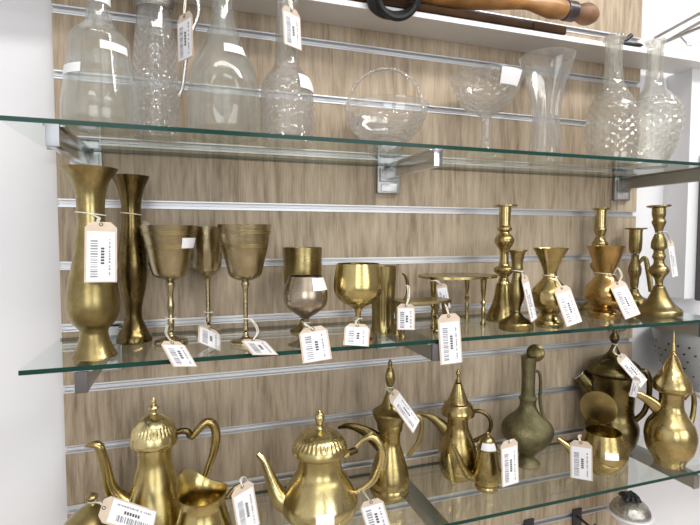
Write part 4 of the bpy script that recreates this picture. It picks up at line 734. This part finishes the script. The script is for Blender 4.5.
k = M_['rack']; t = empty('wire_rack', (1.24, -.05, .0462), 0, 'chrome wire rack on the white ledge at the top right', 'rack')
base = Vector((1.24, -.05, .0462))
for a, bb in k['r']:
    q = [tuple(Vector(a) - base) + (.0036,), tuple(Vector(bb) - base) + (.0036,)]
    B().tube(q, 8).build('rod', 'steel', t)
a = Vector(k['r'][0][0]) - base
B().tube([(a.x, a.y, a.z, .0022), (a.x - .004, a.y + .002, a.z - .012, .003), (a.x + .01, a.y, a.z - .02, .0024), (a.x + .01, a.y + .002, .002, .0022)], 8).build('post', 'chrome', t)
B().tube([tuple(Vector(v) - base) + (.0028,) for v in k['hook']], 8).build('hook', 'chrome', t)
a2 = Vector(k['r'][1][0]) - base
B().tube([(a.x, a.y, a.z, .0022), (a2.x, a2.y, a2.z, .0022), (a2.x - .009, a2.y, a2.z - .0045, .0022)], 8).build('cross_rod', 'chrome', t)
tag(B().box(1.338, 1.46, -.075, -.0455, -.505, -.16, .003).build('dark_frame', 'frame'), 'dark grey frame edge at the right border beside the white upright', 'frame')

# ------------------------------------------------------------------ colander beyond the shelf end, dish below
t = empty('colander', (1.302, -.105, -.694), 0, 'pale enamel colander with small holes at the right border', 'colander')
h = .132; R_ = .107
pr = [(0, .05), (.0, .052), (.006, .054), (.012, .06), (.03, .078), (.06, .094), (.10, .104), (h, R_), (h + .001, R_ + .003), (h + .004, R_ + .003), (h + .004, R_ - .001)]
out = spline4(pr, 4); b = B().lathe(out + [(z, r - .002) for z, r in reversed(out[:-6]) if z > .014] + [(.014, 0.)], 72); nf = len(b.bm.faces)
op = spline4(pr[4:8], 8)
for zz, n_, off in ((.104, 30, 0), (.088, 30, .5), (.072, 28, .2), (.056, 24, .7), (.040, 20, .1)):
    r = r_at(op, zz); r2 = r_at(op, zz + .004); sl = math.atan2(r2 - r, .004)
    for i in range(n_):
        if (i + int(zz * 1000)) % 5 == 0: continue
        th = 2 * PI * (i + off) / n_
        Mx = Matrix.Translation(((r + .0003) * math.sin(th), -(r + .0003) * math.cos(th), zz)) @ Matrix.Rotation(th, 4, 'Z') @ Matrix.Rotation(PI / 2 + sl * -1, 4, 'X')
        b.lathe([(-.0008, .0024), (.0002, .0024)], 10, M4=Mx)
b.bm.faces.ensure_lookup_table()
for f in b.bm.faces[nf:]: f.material_index = 1
b.build('bowl', ['enamel', 'hole'], t)
struct(B().box(1.236, 1.62, -.2, -.001, -.701, -.6945).build('trim_side_shelf', 'ledge', smooth=False))
S4z = -1.12
t = empty('covered_dish', (1.106, -.09, S4z), 0, 'pierced silver-grey dome with pale rim and black knob below the bottom shelf', 'dish')
zr = -.957 - S4z
B().lathe(smooth_profile([[0, .045, 1], [.004, .045], [.012, .020], [.04, .010], [.09, .011], [.115, .020], [zr - .020, .030], [zr - .008, .038, 1], [zr - .004, .0445], [zr, .0435, 1]], 5), 56).build('stand', 'ledge', t)
B().lathe(smooth_profile([[zr + .0005, .040, 1], [zr + .008, .039], [zr + .019, .032], [zr + .028, .018], [zr + .0315, .006], [zr + .032, .0, 1]], 5), 56).build('dome', 'pewter', t)
b = B(); z = zr + .031
for i in range(9):
    a = 2 * PI * i / 9; rr_ = .015 + .006 * (i % 2)
    b.tube([(0, 0, z, .006), (rr_ * .6 * math.cos(a), rr_ * .6 * math.sin(a), z + .005, .006), (rr_ * math.cos(a) * 1.1, rr_ * math.sin(a) * 1.1, z + .001, .003)], 10)
b.build('knob', 'rubber', t, label='black tufted knob')
for x, lab in ((.909, 'black metal hook in the groove under the bottom shelf, left of the other'), (1.044, 'black metal hook in the groove left of the pierced dome')):
    t = empty('display_hook', (x, 0, -1.0), 0, lab, 'hook', 'black hooks below the bottom shelf')
    B().box(-.013, .013, -.005, -.0018, -.03, .014, .001).build('plate', 'rubber', t)
    B().tube([(0, -.004, -.004, .003), (0, -.03, -.006, .003), (0, -.05, -.006, .003), (0, -.056, .006, .003)], 10).build('prong', 'rubber', t)

# ------------------------------------------------------------------ light
def area(name, loc, rot, sx, sy, power, col=(1, 1, 1)):
    l = bpy.data.lights.new(name, 'AREA'); l.shape = 'RECTANGLE'; l.size = sx; l.size_y = sy; l.energy = power; l.color = col
    o = bpy.data.objects.new(name, l); COL.objects.link(o); o.location = loc; o.rotation_euler = rot; return o
area('ceiling_panel_light', (.55, -1.55, 1.33), (0, 0, 0), 1.6, .40, 33, (1, .975, .945))
area('ceiling_panel_light', (2.0, -1.35, 1.33), (0, 0, 0), 1.2, .40, 53, (1, .975, .945))
area('ceiling_panel_light', (-.6, -2.9, 1.33), (0, 0, 0), 1.4, .32, 8, (1, .975, .945))
area('ceiling_panel_light', (1.6, -2.9, 1.33), (0, 0, 0), 1.4, .32, 8, (1, .975, .945))
area('window_daylight', (-.85, -3.98, .05), (PI / 2, 0, 0), 1.7, 1.8, 32, (.94, .97, 1))
area('window_daylight', (1.72, -3.98, .05), (PI / 2, 0, 0), 1.9, 1.8, 36, (.94, .97, 1))
wd = bpy.data.worlds.new('daylight'); SC.world = wd; wd.use_nodes = True
bg = wd.node_tree.nodes['Background']; bg.inputs[0].default_value = (.9, .95, 1, 1); bg.inputs[1].default_value = 1.5

# ------------------------------------------------------------------ camera
cd = bpy.data.cameras.new('camera'); cam = bpy.data.objects.new('camera', cd); COL.objects.link(cam)
cd.sensor_fit = 'HORIZONTAL'; cd.sensor_width = 36.; cd.lens = 481.62 / 700 * 36.; cd.clip_start = .02
pitch, yaw, roll = -.052, .3201, 0.
cam.location = (.1981, -.8723, -.3548)
cam.rotation_euler = (PI / 2 + pitch, roll, -yaw)
SC.camera = cam

vs = SC.view_settings; SC.display_settings.display_device = 'sRGB'
vs.view_transform = 'Standard'; vs.look = 'None'; vs.gamma = 1.; vs.use_curve_mapping = False; vs.exposure = -0.2
cy = SC.cycles
cy.max_bounces = 16; cy.transmission_bounces = 14; cy.transparent_max_bounces = 40; cy.glossy_bounces = 6; cy.diffuse_bounces = 4
cy.caustics_reflective = False; cy.caustics_refractive = False; cy.sample_clamp_indirect = 6.
cy.use_denoising = True
